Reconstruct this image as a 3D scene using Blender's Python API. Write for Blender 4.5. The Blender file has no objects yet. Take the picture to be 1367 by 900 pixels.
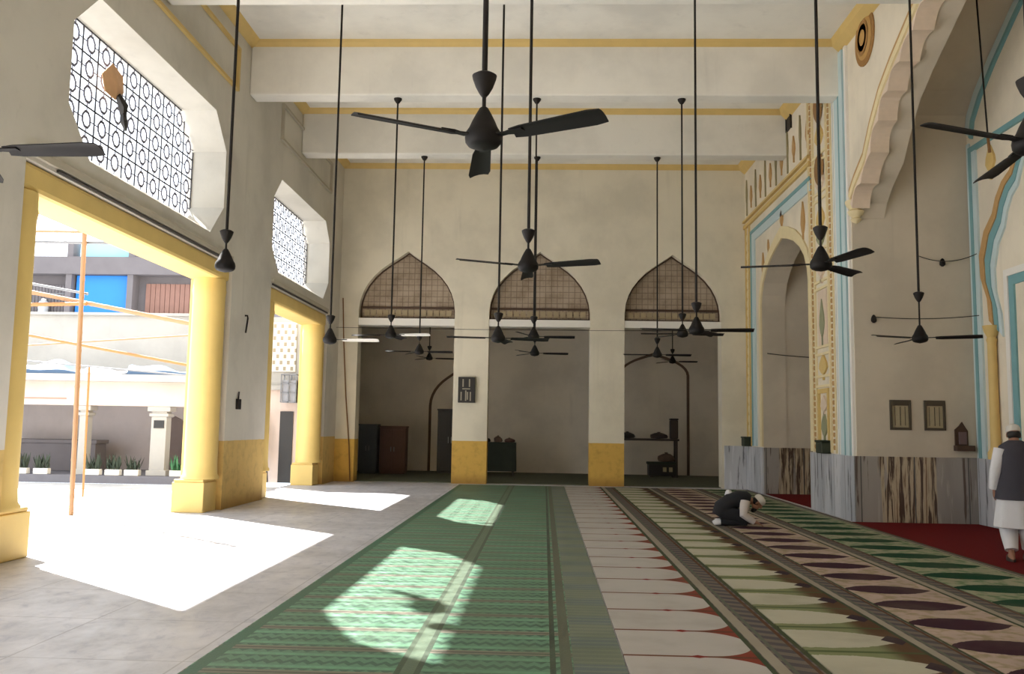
import bpy, bmesh, math, random
from math import pi, sin, cos, radians, sqrt
from mathutils import Vector, Matrix
random.seed(7)
S = bpy.context.scene
COL = S.collection

# ------------------------------------------------------------------ materials
def lin(c):
    f = lambda v: (v/12.92 if v <= .04045 else ((v+.055)/1.055)**2.4)
    return tuple(f(x/255) for x in c) + (1.0,)

class G:
    """small node graph helper"""
    def __init__(s, name):
        s.m = bpy.data.materials.new(name); s.m.use_nodes = True
        s.t = s.m.node_tree; s.n = s.t.nodes; s.l = s.t.links
        s.b = s.n['Principled BSDF']
        s._co = None
    def put(s, sock, v):
        if isinstance(v, (int, float)): sock.default_value = v
        elif isinstance(v, (tuple, list)): sock.default_value = v
        else: s.l.new(v, sock)
    def co(s):
        if s._co is None:
            s._co = s.n.new('ShaderNodeTexCoord').outputs['Object']
            s._xyz = s.n.new('ShaderNodeSeparateXYZ'); s.l.new(s._co, s._xyz.inputs[0])
        return s._co
    def axis(s, i): s.co(); return s._xyz.outputs[i]
    def ma(s, op, a, b=0.0, c=0.0):
        n = s.n.new('ShaderNodeMath'); n.operation = op
        s.put(n.inputs[0], a); s.put(n.inputs[1], b); s.put(n.inputs[2], c)
        return n.outputs[0]
    def mix(s, f, a, b, mode='MIX'):
        n = s.n.new('ShaderNodeMix'); n.data_type = 'RGBA'; n.blend_type = mode
        s.put(n.inputs[0], f); s.put(n.inputs[6], a); s.put(n.inputs[7], b)
        return n.outputs[2]
    def noise(s, scale, detail=4, rough=.55, stretch=(1, 1, 1), dist=0):
        mp = s.n.new('ShaderNodeMapping'); mp.inputs['Scale'].default_value = stretch
        s.l.new(s.co(), mp.inputs[0])
        n = s.n.new('ShaderNodeTexNoise'); n.inputs['Scale'].default_value = scale
        n.inputs['Detail'].default_value = detail; n.inputs['Roughness'].default_value = rough
        n.inputs['Distortion'].default_value = dist
        s.l.new(mp.outputs[0], n.inputs['Vector'])
        return n.outputs['Fac']
    def smooth(s, v, lo, hi, a=0., b=1.):
        n = s.n.new('ShaderNodeMapRange'); n.interpolation_type = 'SMOOTHSTEP'
        s.put(n.inputs[0], v)
        for i, x in enumerate((lo, hi, a, b)): n.inputs[i+1].default_value = x
        return n.outputs[0]
    def done(s, color, rough=.7, bump=None, bs=.1, metal=0., spec=None):
        s.put(s.b.inputs['Base Color'], color)
        s.put(s.b.inputs['Roughness'], rough)
        s.b.inputs['Metallic'].default_value = metal
        if spec is not None: s.b.inputs['Specular IOR Level'].default_value = spec
        if bump is not None:
            n = s.n.new('ShaderNodeBump'); n.inputs['Strength'].default_value = bs
            n.inputs['Distance'].default_value = .02
            s.l.new(bump, n.inputs['Height']); s.l.new(n.outputs[0], s.b.inputs['Normal'])
        return s.m

def simple(name, c, rough=.7, var=.12, scale=6., metal=0., spec=None):
    g = G(name); n = g.noise(scale)
    d = tuple(max(0, x*(1-var)) for x in lin(c)[:3]) + (1,)
    e = tuple(min(1, x*(1+var*.5)) for x in lin(c)[:3]) + (1,)
    return g.done(g.mix(n, d, e), rough, n, .05, metal, spec)

def plaster(name, c, dado=None, dado_z=1.25, xmax=None, c2=None):
    """lime-washed plaster with blotchy wear and an optional painted dado"""
    g = G(name)
    n1 = g.noise(.7, 5, .6); n2 = g.noise(5, 6, .6); st = g.noise(1.6, 4, .6, (1.5, 1.5, .15))
    base = g.mix(g.smooth(n1, .35, .7), lin(c), lin(c2 or tuple(x*.93 for x in c)))
    base = g.mix(g.smooth(st, .58, .8, 0, .25), base, lin(tuple(x*.72 for x in c)))
    base = g.mix(g.smooth(n2, .6, .8, 0, .2), base, lin(tuple(x*.8 for x in c)))
    if dado:
        z = g.axis(2)
        f = g.ma('LESS_THAN', g.ma('ADD', z, g.ma('MULTIPLY', n2, .02)), dado_z)
        if xmax is not None: f = g.ma('MULTIPLY', f, g.ma('LESS_THAN', g.axis(0), xmax))
        y = g.mix(g.smooth(n2, .45, .75, 0, .5), lin(dado), lin(tuple(x*.78 for x in dado)))
        y = g.mix(g.smooth(z, 0., .35, .55, 0), y, lin((120, 88, 50)))
        base = g.mix(f, base, y)
    return g.done(base, .85, n2, .08, spec=.2)

CREAM = (226, 216, 192); WHITE = (232, 226, 212); YEL = (224, 194, 118)
MT = {}
MT['wall_l'] = plaster('plaster_left', (214, 209, 198), (212, 180, 112), 1.27)
MT['wall_b'] = plaster('plaster_back', (224, 216, 196), (214, 174, 90), 1.2, 4.9)
MT['wall_r'] = plaster('plaster_right', (230, 220, 200))
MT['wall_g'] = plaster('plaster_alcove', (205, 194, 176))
MT['ceil'] = plaster('plaster_ceiling', (234, 230, 220))
MT['room'] = plaster('plaster_room', (226, 218, 204))
MT['yellow'] = simple('yellow_paint', YEL, .6, .14, 2.5)
MT['ochre'] = simple('ochre_paint', (214, 184, 116), .6, .15, 4)
MT['cream'] = simple('cream_paint', (230, 214, 170), .7, .12, 6)
MT['tan'] = simple('tan_paint', (190, 150, 96), .7, .2, 12)
MT['pink'] = simple('rose_paint', (222, 202, 180), .7, .12, 8)
MT['brown'] = simple('brown_paint', (132, 92, 48), .7, .2, 10)
MT['blue'] = simple('pale_blue_paint', (194, 212, 214), .6, .08, 3)
MT['teal'] = simple('teal_paint', (118, 164, 168), .6, .12, 5)
MT['white'] = simple('white_paint', (232, 228, 220), .7, .08, 3)
MT['black'] = simple('black_paint', (34, 29, 26), .5, .25, 9)
MT['fan'] = simple('fan_enamel', (24, 20, 18), .6, .25, 9, spec=.25)
MT['fan2'] = simple('fan_brown_enamel', (34, 29, 26), .6, .2, 9, spec=.25)
MT['fan_sunlit'] = simple('fan_sunlit_white', (215, 210, 200), .4, .1, 9)  # white blade with bounced sunlight put into its colour
MT['steel'] = simple('grey_steel', (120, 120, 122), .45, .15, 9, .5)
MT['wire'] = simple('wire_black', (48, 42, 38), .6, .2, 9)
MT['grille'] = simple('grille_iron', (112, 112, 130), .6, .15, 8)
MT['grilled'] = simple('grille_frame_iron', (58, 58, 66), .6, .15, 8)
MT['sill'] = simple('sill_cement', (186, 178, 160), .85, .15, 3)

def marble(name, a, b, cols, flame=None):
    """slabs with sparse vertical dark streaks; optionally a tan flame figure in the middle of each run"""
    g = G(name)
    sx = (3.2, 3.2, .22)
    v = g.noise(3.0, 5, .6, sx, .4); w = g.noise(1.0, 3, .5, (1.5, 1.5, .3), .3)
    c = g.mix(g.smooth(w, .38, .62), lin(cols[0]), lin(cols[1]))
    if flame:
        x = g.axis(a); z = g.axis(2)
        d = g.ma('ABSOLUTE', g.ma('SUBTRACT', x, flame[0]))
        d = g.ma('ADD', d, g.ma('MULTIPLY', g.ma('SUBTRACT', v, .5), .5))
        v3 = g.noise(4.2, 5, .6, (3.4, 3.4, .2), .6)
        fl = g.mix(g.smooth(v3, .44, .52), lin(cols[2]), lin(cols[3]))
        fl = g.mix(g.smooth(v3, .58, .64), fl, lin((128, 104, 82)))
        c = g.mix(g.smooth(d, flame[1]*.85, flame[1], 1, 0), c, fl)
    c = g.mix(g.smooth(v, .36, .42, .85, 0), c, lin(cols[2]))
    c = g.mix(g.smooth(v, .60, .66, 0, .6), c, lin(tuple(q*1.1 for q in cols[0])))
    k = g.axis(a); jn = g.ma('ABSOLUTE', g.ma('SUBTRACT', g.ma('FRACT', g.ma('DIVIDE', k, b)), .5))
    c = g.mix(g.ma('GREATER_THAN', jn, .488), c, lin((90, 88, 86)))
    return g.done(c, .28, spec=.4)
MT['marble_y'] = marble('marble_grey_veined', 1, .62, ((202, 202, 206), (176, 178, 184), (82, 82, 88), (0, 0, 0)))
MT['marble_x'] = marble('marble_brown_veined', 0, .95, ((158, 152, 146), (142, 136, 130), (78, 60, 50), (184, 168, 142)), (6.55, .55))

def floor_mat(name, c, joint, d=1.2):
    g = G(name)
    n1 = g.noise(.8, 6, .65); n2 = g.noise(6, 6, .7, (1, .6, 1), .5)
    base = g.mix(g.smooth(n1, .3, .7), lin(c), lin(tuple(x*.86 for x in c)))
    base = g.mix(g.smooth(n2, .5, .75, 0, .55), base, lin((c[0]*.74, c[1]*.76, c[2]*.82)))
    fx = g.ma('ABSOLUTE', g.ma('SUBTRACT', g.ma('FRACT', g.ma('DIVIDE', g.axis(0), d)), .5))
    fy = g.ma('ABSOLUTE', g.ma('SUBTRACT', g.ma('FRACT', g.ma('DIVIDE', g.axis(1), d)), .5))
    j = g.ma('GREATER_THAN', g.ma('MAXIMUM', fx, fy), .494)
    base = g.mix(g.ma('MULTIPLY', j, .5), base, lin(joint))
    return g.done(base, g.smooth(n2, .3, .7, .35, .6), n2, .04, spec=.4)
MT['floor'] = floor_mat('stone_floor', (199, 197, 202), (126, 123, 124))
MT['court'] = floor_mat('courtyard_stone', (216, 215, 214), (150, 146, 140), 1.6)

# ---- carpets
def mat_green():
    g = G('woven_green_mat')
    x, y = g.axis(0), g.axis(1)
    # small chevrons
    zz = g.ma('ABSOLUTE', g.ma('SUBTRACT', g.ma('FRACT', g.ma('MULTIPLY', x, 11.)), .5))
    row = g.ma('FRACT', g.ma('ADD', g.ma('MULTIPLY', y, 6.4), g.ma('MULTIPLY', zz, .8)))
    c = g.mix(g.ma('GREATER_THAN', row, .55), lin((92, 136, 110)), lin((62, 98, 80)))
    row2 = g.ma('FRACT', g.ma('MULTIPLY', y, 3.2))
    c = g.mix(g.ma('MULTIPLY', g.ma('GREATER_THAN', row2, .80), .75), c, lin((112, 168, 132)))
    # wide pinkish cross bands
    band = g.ma('FRACT', g.ma('DIVIDE', g.ma('SUBTRACT', y, 6.33), .62))
    b1 = g.ma('LESS_THAN', g.ma('ABSOLUTE', g.ma('SUBTRACT', band, .1)), .085)
    b2 = g.ma('LESS_THAN', g.ma('ABSOLUTE', g.ma('SUBTRACT', band, .1)), .02)
    c = g.mix(g.ma('MULTIPLY', b1, .85), c, lin((134, 118, 108)))
    c = g.mix(b2, c, lin((66, 62, 52)))
    # long stripes at the edges
    for x0, w, col in ((-2.24, .05, (48, 96, 74)), (-.86, .05, (98, 116, 96)), (-.80, .02, (60, 72, 58)), (-.93, .02, (70, 84, 66)), (.17, .04, (88, 86, 72)), (.08, .02, (50, 60, 48))):
        c = g.mix(g.ma('LESS_THAN', g.ma('ABSOLUTE', g.ma('SUBTRACT', x, x0)), w), c, lin(col))
    bx = g.ma('GREATER_THAN', x, .22)
    pl = g.ma('GREATER_THAN', g.ma('FRACT', g.ma('MULTIPLY', y, 1.3)), .6)
    c2 = g.mix(pl, lin((110, 118, 104)), lin((96, 108, 112)))
    tick = g.ma('GREATER_THAN', g.ma('FRACT', g.ma('MULTIPLY', y, 9.)), .7)
    c2 = g.mix(g.ma('MULTIPLY', tick, .5), c2, lin((140, 142, 120)))
    c = g.mix(bx, c, c2)
    n = g.noise(60, 3)
    n3 = g.noise(1.2, 4)
    c = g.mix(g.smooth(n3, .35, .75, .15, .55), c, lin((84, 98, 78)))
    return g.done(c, .55, n, .15, spec=.35)
MT['mat_green'] = mat_green()

def saf(name, x0, x1, xb, ground, field, spandrel, tip, kind, off):
    """prayer row: one arched field per .79 m, tips towards +x, long guard bands from x1 to xb"""
    g = G(name)
    x, y = g.axis(0), g.axis(1)
    u = g.ma('DIVIDE', g.ma('SUBTRACT', x, x0), x1-x0)
    v = g.ma('FRACT', g.ma('DIVIDE', g.ma('SUBTRACT', y, 6.42+off), .79))
    t = g.ma('ABSOLUTE', g.ma('MULTIPLY_ADD', v, 2., -1.))
    wob = g.ma('MULTIPLY', g.ma('SUBTRACT', g.noise(26, 2), .5), .10)
    if kind == 'arch':
        s = g.ma('MAXIMUM', g.ma('DIVIDE', g.ma('SUBTRACT', u, .66), .38), 0.)
        b = g.ma('MULTIPLY', g.ma('SQRT', g.ma('MAXIMUM', g.ma('SUBTRACT', 1., g.ma('MULTIPLY', s, s)), 0.)), .95)
    elif kind == 'serrated':
        s = g.ma('MAXIMUM', g.ma('DIVIDE', g.ma('SUBTRACT', u, .25), .78), 0.)
        b = g.ma('MULTIPLY', g.ma('SUBTRACT', 1., g.ma('MULTIPLY', s, s)), .72)
        b = g.ma('ADD', b, g.ma('MULTIPLY', wob, 1.2))
    else:
        s = g.ma('ABSOLUTE', g.ma('DIVIDE', g.ma('SUBTRACT', u, .45), .5))
        b = g.ma('MULTIPLY', g.ma('SUBTRACT', 1., g.ma('POWER', s, 2.4)), .58)
        b = g.ma('ADD', b, wob)
    inside = g.ma('LESS_THAN', t, b)
    far = g.smooth(u, .62, .85)
    out = g.mix(far, lin(spandrel), lin(tip))
    out = g.mix(g.ma('MULTIPLY', g.ma('GREATER_THAN', t, .93), .8 if kind != 'spindle' else .25), out, lin((92, 58, 44)) if kind == 'arch' else lin((70, 84, 52)))
    if kind == 'spindle':
        out = g.mix(g.smooth(g.noise(7, 4), .45, .62), lin(ground), lin(spandrel))
    c = g.mix(inside, out, lin(field))
    if kind == 'arch':     # small red rosette on the dividing line
        rr = g.ma('ADD', g.ma('ABSOLUTE', g.ma('MULTIPLY', g.ma('SUBTRACT', u, .56), 9.)), g.ma('MULTIPLY', g.ma('SUBTRACT', 1., t), 7.))
        c = g.mix(g.ma('LESS_THAN', rr, .75), c, lin((120, 44, 36)))
    if kind == 'serrated': # dark buds at the tips
        rr = g.ma('ADD', g.ma('ABSOLUTE', g.ma('MULTIPLY', g.ma('SUBTRACT', u, .92), 5.)), g.ma('MULTIPLY', g.ma('ABSOLUTE', t), 1.6))
        c = g.mix(g.ma('LESS_THAN', rr, .62), c, lin((52, 40, 48)))
    # guard bands
    w = xb-x1
    p = g.ma('DIVIDE', g.ma('SUBTRACT', x, x1), w)
    tick = g.ma('GREATER_THAN', g.ma('FRACT', g.ma('ADD', g.ma('MULTIPLY', y, 5.06), g.ma('MULTIPLY', p, 1.))), .5)
    band = g.mix(tick, lin((80, 76, 78)), lin((110, 100, 92)))
    lt = (150, 142, 128)
    for a0, a1, cc in ((-.02, .10, (60, 70, 50)), (.12, .34, lt), (.38, .46, (92, 96, 84)), (.78, .86, (88, 60, 44)), (.90, 1.05, (66, 74, 52))):
        f = g.ma('MULTIPLY', g.ma('GREATER_THAN', p, a0), g.ma('LESS_THAN', p, a1))
        band = g.mix(f, band, lin(cc))
    c = g.mix(g.ma('GREATER_THAN', p, 0.), c, band)
    c = g.mix(g.ma('LESS_THAN', u, -.0), c, lin((60, 50, 44)))
    n = g.noise(140, 2)
    n2 = g.noise(1.5, 4)
    c = g.mix(g.smooth(n2, .4, .8, 0, .3), c, lin((110, 100, 86)))
    return g.done(c, .95, n, .25, spec=.1)
MT['saf_white'] = saf('carpet_white_row', .58, 1.52, 1.92, (178, 168, 160), (176, 171, 165), (150, 110, 84), (124, 58, 44), 'arch', 0)
MT['saf_cream'] = saf('carpet_cream_row', 1.93, 2.78, 3.10, (166, 160, 138), (178, 174, 156), (122, 128, 92), (86, 62, 44), 'serrated', .25)
MT['saf_maroon'] = saf('carpet_maroon_row', 3.10, 3.98, 4.30, (176, 156, 144), (60, 36, 46), (150, 136, 112), (150, 120, 100), 'spindle', .1)
MT['saf_green'] = saf('carpet_green_row', 4.28, 5.36, 5.50, (150, 150, 126), (24, 62, 42), (104, 124, 92), (100, 110, 90), 'spindle', .3)
MT['red'] = simple('red_carpet', (104, 22, 24), .95, .3, 30, spec=.1)
MT['darkcarpet'] = simple('dark_green_carpet', (104, 108, 94), .95, .3, 8, spec=.1)

# ------------------------------------------------------------------ mesh tools
class MB:
    def __init__(s): s.bm = bmesh.new()
    def box(s, x0, x1, y0, y1, z0, z1, m=None):
        vs = [s.bm.verts.new((x, y, z)) for x in (x0, x1) for y in (y0, y1) for z in (z0, z1)]
        for f in ((0, 1, 3, 2), (4, 6, 7, 5), (0, 4, 5, 1), (2, 3, 7, 6), (0, 2, 6, 4), (1, 5, 7, 3)):
            s.bm.faces.new([vs[i] for i in f])
        if m is not None:
            for v in vs: v.co = m @ v.co
        return s
    def rings(s, rings, close=True, capa=True, capb=True):
        R = [[s.bm.verts.new(p) for p in r] for r in rings]
        n = len(R[0])
        for a, b in zip(R, R[1:]):
            for i in range(n if close else n-1):
                j = (i+1) % n
                s.bm.faces.new((a[i], a[j], b[j], b[i]))
        if capa and close: s.bm.faces.new(R[0][::-1])
        if capb and close: s.bm.faces.new(R[-1])
        return s
    def tube(s, pts, r, n=8, r2=None):
        pts = [Vector(p) for p in pts]
        rings = []; prev = None
        for i, p in enumerate(pts):
            d = (pts[min(i+1, len(pts)-1)]-pts[max(i-1, 0)]).normalized()
            if prev is None:
                a = d.orthogonal().normalized()
            else:
                a = (prev - d*prev.dot(d)).normalized()
            prev = a; b = d.cross(a)
            k = i/max(1, len(pts)-1)
            rr = (r if r2 is None else r+(r2-r)*k) if not isinstance(r, (list, tuple)) else r[i]
            rings.append([p + (a*cos(2*pi*j/n)+b*sin(2*pi*j/n))*rr for j in range(n)])
        return s.rings(rings)
    def lathe(s, prof, c=(0, 0, 0), n=24, sx=1, sy=1):
        return s.rings([[(c[0]+r*sx*cos(2*pi*j/n), c[1]+r*sy*sin(2*pi*j/n), c[2]+z) for j in range(n)] for r, z in prof])
    def prism(s, poly, f0, f1):
        """poly of 2-D points; f0/f1 map a point to 3-D on the two faces"""
        a = [s.bm.verts.new(f0(p)) for p in poly]; b = [s.bm.verts.new(f1(p)) for p in poly]
        n = len(poly)
        for i in range(n):
            j = (i+1) % n; s.bm.faces.new((a[i], a[j], b[j], b[i]))
        for vs in (a[::-1], b):
            f = s.bm.faces.new(vs)
            if n > 4: bmesh.ops.triangulate(s.bm, faces=[f])
        return s
    def strip(s, inner, outer, f0, f1):
        """band between two polylines of equal length, given thickness"""
        n = len(inner)
        A = [[s.bm.verts.new(f(p)) for p in L] for f in (f0, f1) for L in (inner, outer)]
        for i in range(n-1):
            for q, r in ((0, 1), (3, 2), (1, 3), (2, 0)):
                s.bm.faces.new((A[q][i], A[q][i+1], A[r][i+1], A[r][i]))
        for i in (0, n-1): s.bm.faces.new((A[0][i], A[1][i], A[3][i], A[2][i]))
        return s
    def quad(s, *p):
        s.bm.faces.new([s.bm.verts.new(q) for q in p]); return s
    def build(s, name, mat, parent=None, smooth=False, bevel=0, **kw):
        bmesh.ops.recalc_face_normals(s.bm, faces=s.bm.faces[:])
        me = bpy.data.meshes.new(name); s.bm.to_mesh(me); s.bm.free()
        return link(name, me, mat, parent, smooth, bevel, **kw)

def link(name, me, mat, parent=None, smooth=False, bevel=0, **kw):
    o = bpy.data.objects.new(name, me); COL.objects.link(o)
    for m in (mat if isinstance(mat, (list, tuple)) else [mat]): me.materials.append(m)
    if parent: o.parent = parent
    if smooth:
        me.shade_smooth()
        me.set_sharp_from_angle(angle=radians(40))
    if bevel:
        b = o.modifiers.new('bevel', 'BEVEL'); b.width = bevel; b.segments = 2; b.limit_method = 'ANGLE'
    for k, v in kw.items(): o[k] = v
    return o

def plate(name, outer, holes, fmap, thick, mat, parent=None, **kw):
    """flat slab with holes: 2-D outlines filled, extruded by thick; fmap(u, v, w) -> 3-D with w in 0..thick"""
    cu = bpy.data.curves.new(name, 'CURVE'); cu.dimensions = '2D'; cu.fill_mode = 'BOTH'; cu.extrude = thick/2
    for poly in [outer]+holes:
        sp = cu.splines.new('POLY'); sp.points.add(len(poly)-1); sp.use_cyclic_u = True
        for p, q in zip(sp.points, poly): p.co = (q[0], q[1], 0, 1)
    t = bpy.data.objects.new('tmp', cu); COL.objects.link(t)
    dg = bpy.context.evaluated_depsgraph_get()
    me = bpy.data.meshes.new_from_object(t.evaluated_get(dg))
    bpy.data.objects.remove(t); bpy.data.curves.remove(cu)
    for v in me.vertices: v.co = fmap(v.co.x, v.co.y, v.co.z+thick/2)
    bm = bmesh.new(); bm.from_mesh(me); bmesh.ops.remove_doubles(bm, verts=bm.verts[:], dist=1e-4)
    bmesh.ops.recalc_face_normals(bm, faces=bm.faces[:]); bm.to_mesh(me); bm.free()
    me.materials.clear(); me.name = name; me.shade_flat()
    return link(name, me, mat, parent, **kw)

def thing(name, label, cat, loc=(0, 0, 0), rz=0, group=None, kind=None):
    o = bpy.data.objects.new(name, None); COL.objects.link(o)
    o.location = loc; o.rotation_euler = (0, 0, rz); o.empty_display_size = .1
    return tag(o, label, cat, group, kind)
def tag(o, label, cat, group=None, kind=None):
    o['label'] = label; o['category'] = cat
    if group: o['group'] = group
    if kind: o['kind'] = kind
    return o
ST = dict(kind='structure')
def copy_tree(o, parent=None):
    c = o.copy(); COL.objects.link(c); c.parent = parent
    for ch in list(o.children): copy_tree(ch, c)
    return c

# ------------------------------------------------------------------ sizes (metres, camera at the origin, +y into the hall)
XL, XR, YB, ZC = -5.9, 5.65, 24.8, 9.15
YS = -8.0
XQ = 7.80

# ------------------------------------------------------------------ floor, ceiling, beams
MB().box(XL-.75, XQ+.3, YS, 31.5, -.2, 0).build('floor', MT['floor'], **ST)
MB().box(-46, XL-.75, -22, 22.2, -.2, -.0).build('ground', MT['court'], **ST)
MB().box(XL-.75, XR+.6, YS-.3, YB+.5, ZC, ZC+.3).build('ceiling', MT['ceil'], **ST)
for k, yb in enumerate((16.6, 20.35, 12.5, 8.75, 5.0, 1.25, -2.5)):
    m = MB().box(XL, XR, yb, yb+.42, 8.05, ZC)
    m.build('ceiling_beam_%d' % (k+1), MT['ceil'], bevel=.03, **ST)
    # cove: a little painted roll under the ceiling on the near face
    pr = [(0, 0), (-.10, 0), (-.08, -.05), (-.03, -.10), (0, -.12)]
    MB().prism(pr, lambda p: (XL, yb+p[0], ZC+p[1]), lambda p: (XR, yb+p[0], ZC+p[1])).build('trim_%d' % (k+1), MT['ochre'], **ST)
pr = [(0, 0), (-.12, 0), (-.09, -.06), (-.03, -.12), (0, -.14)]
MB().prism(pr, lambda p: (XL, YB+p[0], ZC+p[1]), lambda p: (XR, YB+p[0], ZC+p[1])).build('trim_8', MT['ochre'], **ST)
MB().prism(pr, lambda p: (XL-p[0]*1.6, YS, ZC+p[1]), lambda p: (XL-p[0]*1.6, YB, ZC+p[1])).build('trim_9', MT['ochre'], **ST)
MB().prism(pr, lambda p: (XR+p[0]*1.8, YS, ZC+p[1]*1.8), lambda p: (XR+p[0]*1.8, YB, ZC+p[1]*1.8)).build('trim_10', MT['ochre'], **ST)

# ------------------------------------------------------------------ left wall
TW = .7
bays = [(9.5, 16.15), (18.5, 23.5), (2.2, 7.9), (-6.2, 0.0)]
wins = [(10.28, 15.55, 4.92, 7.13, .58), (18.45, 23.4, 4.9, 7.0, .5), (2.4, 7.7, 4.92, 7.13, .58), (-6.0, -.2, 4.92, 7.13, .58)]
ZL = 4.55
def octo(a, b, z0, z1, c): return [(a+c, z0), (b-c, z0), (b, z0+c), (b, z1-c), (b-c, z1), (a+c, z1), (a, z1-c), (a, z0+c)]
holes = [octo(*w) for w in wins]
outer = [(YS, 0)]
for a, b in sorted(bays): outer += [(a, 0), (a, ZL), (b, ZL), (b, 0)]
outer += [(YB+.45, 0), (YB+.45, ZC), (YS, ZC)]
wl = plate('wall_left', outer, holes, lambda u, v, w: Vector((XL-w, u, v)), TW, MT['wall_l'], **ST)
for k, (a, b) in enumerate(bays):     # plaster ledge above each doorway, recessed frieze panel above each window
    MB().box(XL, XL+.05, a, b-.1, ZL+.05, ZL+.14).build('trim_%d' % (11+k), MT['sill'], **ST)
    a2, b2 = a+.2, b-.25
    m = MB()
    for q in ((a2, b2, 7.84, 7.90), (a2, b2, 8.62, 8.68), (b2-.07, b2, 7.9, 8.62), (a2, a2+.07, 7.9, 8.62)):
        m.box(XL, XL+.06, *q)
    m.build('trim_%d' % (15+k), MT['ochre'] if k == 0 else MT['sill'], **ST)

# painted beams and round columns of the doorways
names = ['farther courtyard doorway', 'nearest courtyard doorway']
def column(yc, label, jamb, p0=-.31, p1=.31):
    t = thing('column', label, 'column', (XL-.30, yc, 0), kind='thing')
    MB().box(-.38, .2, p0, p1, 0, .53).box(-.36, .18, p0+.02, p1-.02, .53, .58).build('pedestal', MT['yellow'], t, bevel=.015)
    a, b = sorted((0, jamb-yc))
    MB().box(-.36, .12, a+.002, b-.002, .582, 4.218).build('jamb_filler', MT['yellow'], t, bevel=.01)  # added filler block, shuts out sun leaking between pier and column
    MB().lathe([(.33, .58), (.33, .62), (.30, .66), (.29, .8), (.285, 3.9), (.30, 4.0), (.29, 4.05), (.285, 4.22)], n=32).build('shaft', MT['yellow'], t, smooth=True)
    return t
for k, (a, b) in enumerate(bays):
    nm = ('yellow painted lintel beam over the nearest doorway, the one with the scaffold pole outside',
          'yellow painted lintel beam over the farther doorway, towards the back wall')
    o = MB().box(XL-TW+.02, XL-.04, a+.001, b-.001, 4.22, ZL-.001).build('yellow_lintel', MT['yellow'], bevel=.06)
    if k < 2: tag(o, nm[k], 'beam', kind='structure')
    else: o['kind'] = 'structure'
column(9.74, 'yellow round column cut off at the edge, its square pedestal nearest the viewer', 9.5, -.22, .52)
column(16.15-.3, 'yellow round column on a square pedestal against the grey pier between the two doorways', 16.15)
column(18.5+.3, 'yellow round column half hidden behind the grey pier, only its edge and pedestal corner showing', 18.5)
column(23.5-.28, 'yellow round column on a square pedestal near the back corner of the hall', 23.5)

# window reveals: sloped sill and iron grille
def window(k, w):
    a, b, z0, z1, c = w
    X = XL-TW+.08
    m = MB()
    # sloped cement sill
    m.prism([(0, 0), (-TW, 0), (-TW, .36), (-TW+.1, .36)], lambda p: (XL+p[0]-.002, a+c*.62, z0+.002+p[1]), lambda p: (XL+p[0]-.002, b-c*.62, z0+.002+p[1]))
    t = m.build('window_%d' % k, MT['sill'], **ST)
    g = MB(); q = MB()
    y0, y1, h0, h1 = a+.02, b-.02, z0+.36, z1-.02
    def inside(y, z):
        e = c*1.0
        return y0 < y < y1 and h0 < z < h1 and (y-y0)+(h1-z) > e and (y1-y)+(h1-z) > e
    ny = round((y1-y0)/.43); nz = round((h1-h0)/.36)
    dy = (y1-y0)/ny; dz = (h1-h0)/nz
    for i in range(ny+1):
        y = y0+i*dy; cut = max(0, c-(y-y0), c-(y1-y))
        q.box(X-.007, X+.007, y-.012, y+.012, h0, h1-cut)
    for j in range(nz+1):
        z = h0+j*dz; cut = max(0, c-(h1-z))
        q.box(X-.007, X+.007, y0+cut, y1-cut, z-.011, z+.011)
    for i in range(ny):
        for j in range(nz):
            yc, zc = y0+(i+.5)*dy, h0+(j+.5)*dz
            if not inside(yc, zc): continue
            n = 8; r0, r1 = .086, .121
            pa = [(yc+r0*1.05*cos(2*pi*s/n+pi/8), zc+r0*1.15*sin(2*pi*s/n+pi/8)) for s in range(n+1)]
            pb = [(yc+r1*1.05*cos(2*pi*s/n+pi/8), zc+r1*1.15*sin(2*pi*s/n+pi/8)) for s in range(n+1)]
            g.strip(pa, pb, lambda p: (X-.005, p[0], p[1]), lambda p: (X+.005, p[0], p[1]))
            for sy in (-1, 1):
                g.box(X-.005, X+.005, yc+sy*.115, yc+sy*(dy/2), zc-.008, zc+.008) if sy > 0 else g.box(X-.005, X+.005, yc-dy/2, yc-.115, zc-.008, zc+.008)
                g.box(X-.005, X+.005, yc-.008, yc+.008, zc+.125, zc+dz/2) if sy > 0 else g.box(X-.005, X+.005, yc-.008, yc+.008, zc-dz/2, zc-.125)
    q.build('grille_frame', MT['grilled'], t); g.build('grille_pattern', MT['grille'], t)
for k, w in enumerate(wins): window(k+1, w)

# torn paper kite caught on the big grille
k = thing('paper_kite', 'torn orange and black paper kite caught on the big window grille', 'kite', (XL-.52, 12.32, 6.52))
m = MB(); random.seed(3)
P = [(-.34, .05), (-.1, .3), (.22, .22), (.3, 0), (.1, -.18), (-.2, -.16)]
ctr = (.06, 0, .04)
for i in range(6):
    p, q = P[i], P[(i+1) % 6]
    A = [Vector((.02*sin(i), p[0], p[1])), Vector((.02*sin(i+1), q[0], q[1])), Vector(ctr)]
    B = [v+Vector((.012, 0, 0)) for v in A]
    m.rings([A, B])
m.build('sail', simple('orange_paper', (214, 168, 126), .8, .2, 9), k)
m = MB()
m.tube([(.02, .12, -.1), (.05, .24, -.22), (.03, .3, -.34), (.06, .27, -.46), (.05, .36, -.56)], [.05, .08, .05, .06, .02], 6)
m.build('tail', MT['black'], k)

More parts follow.
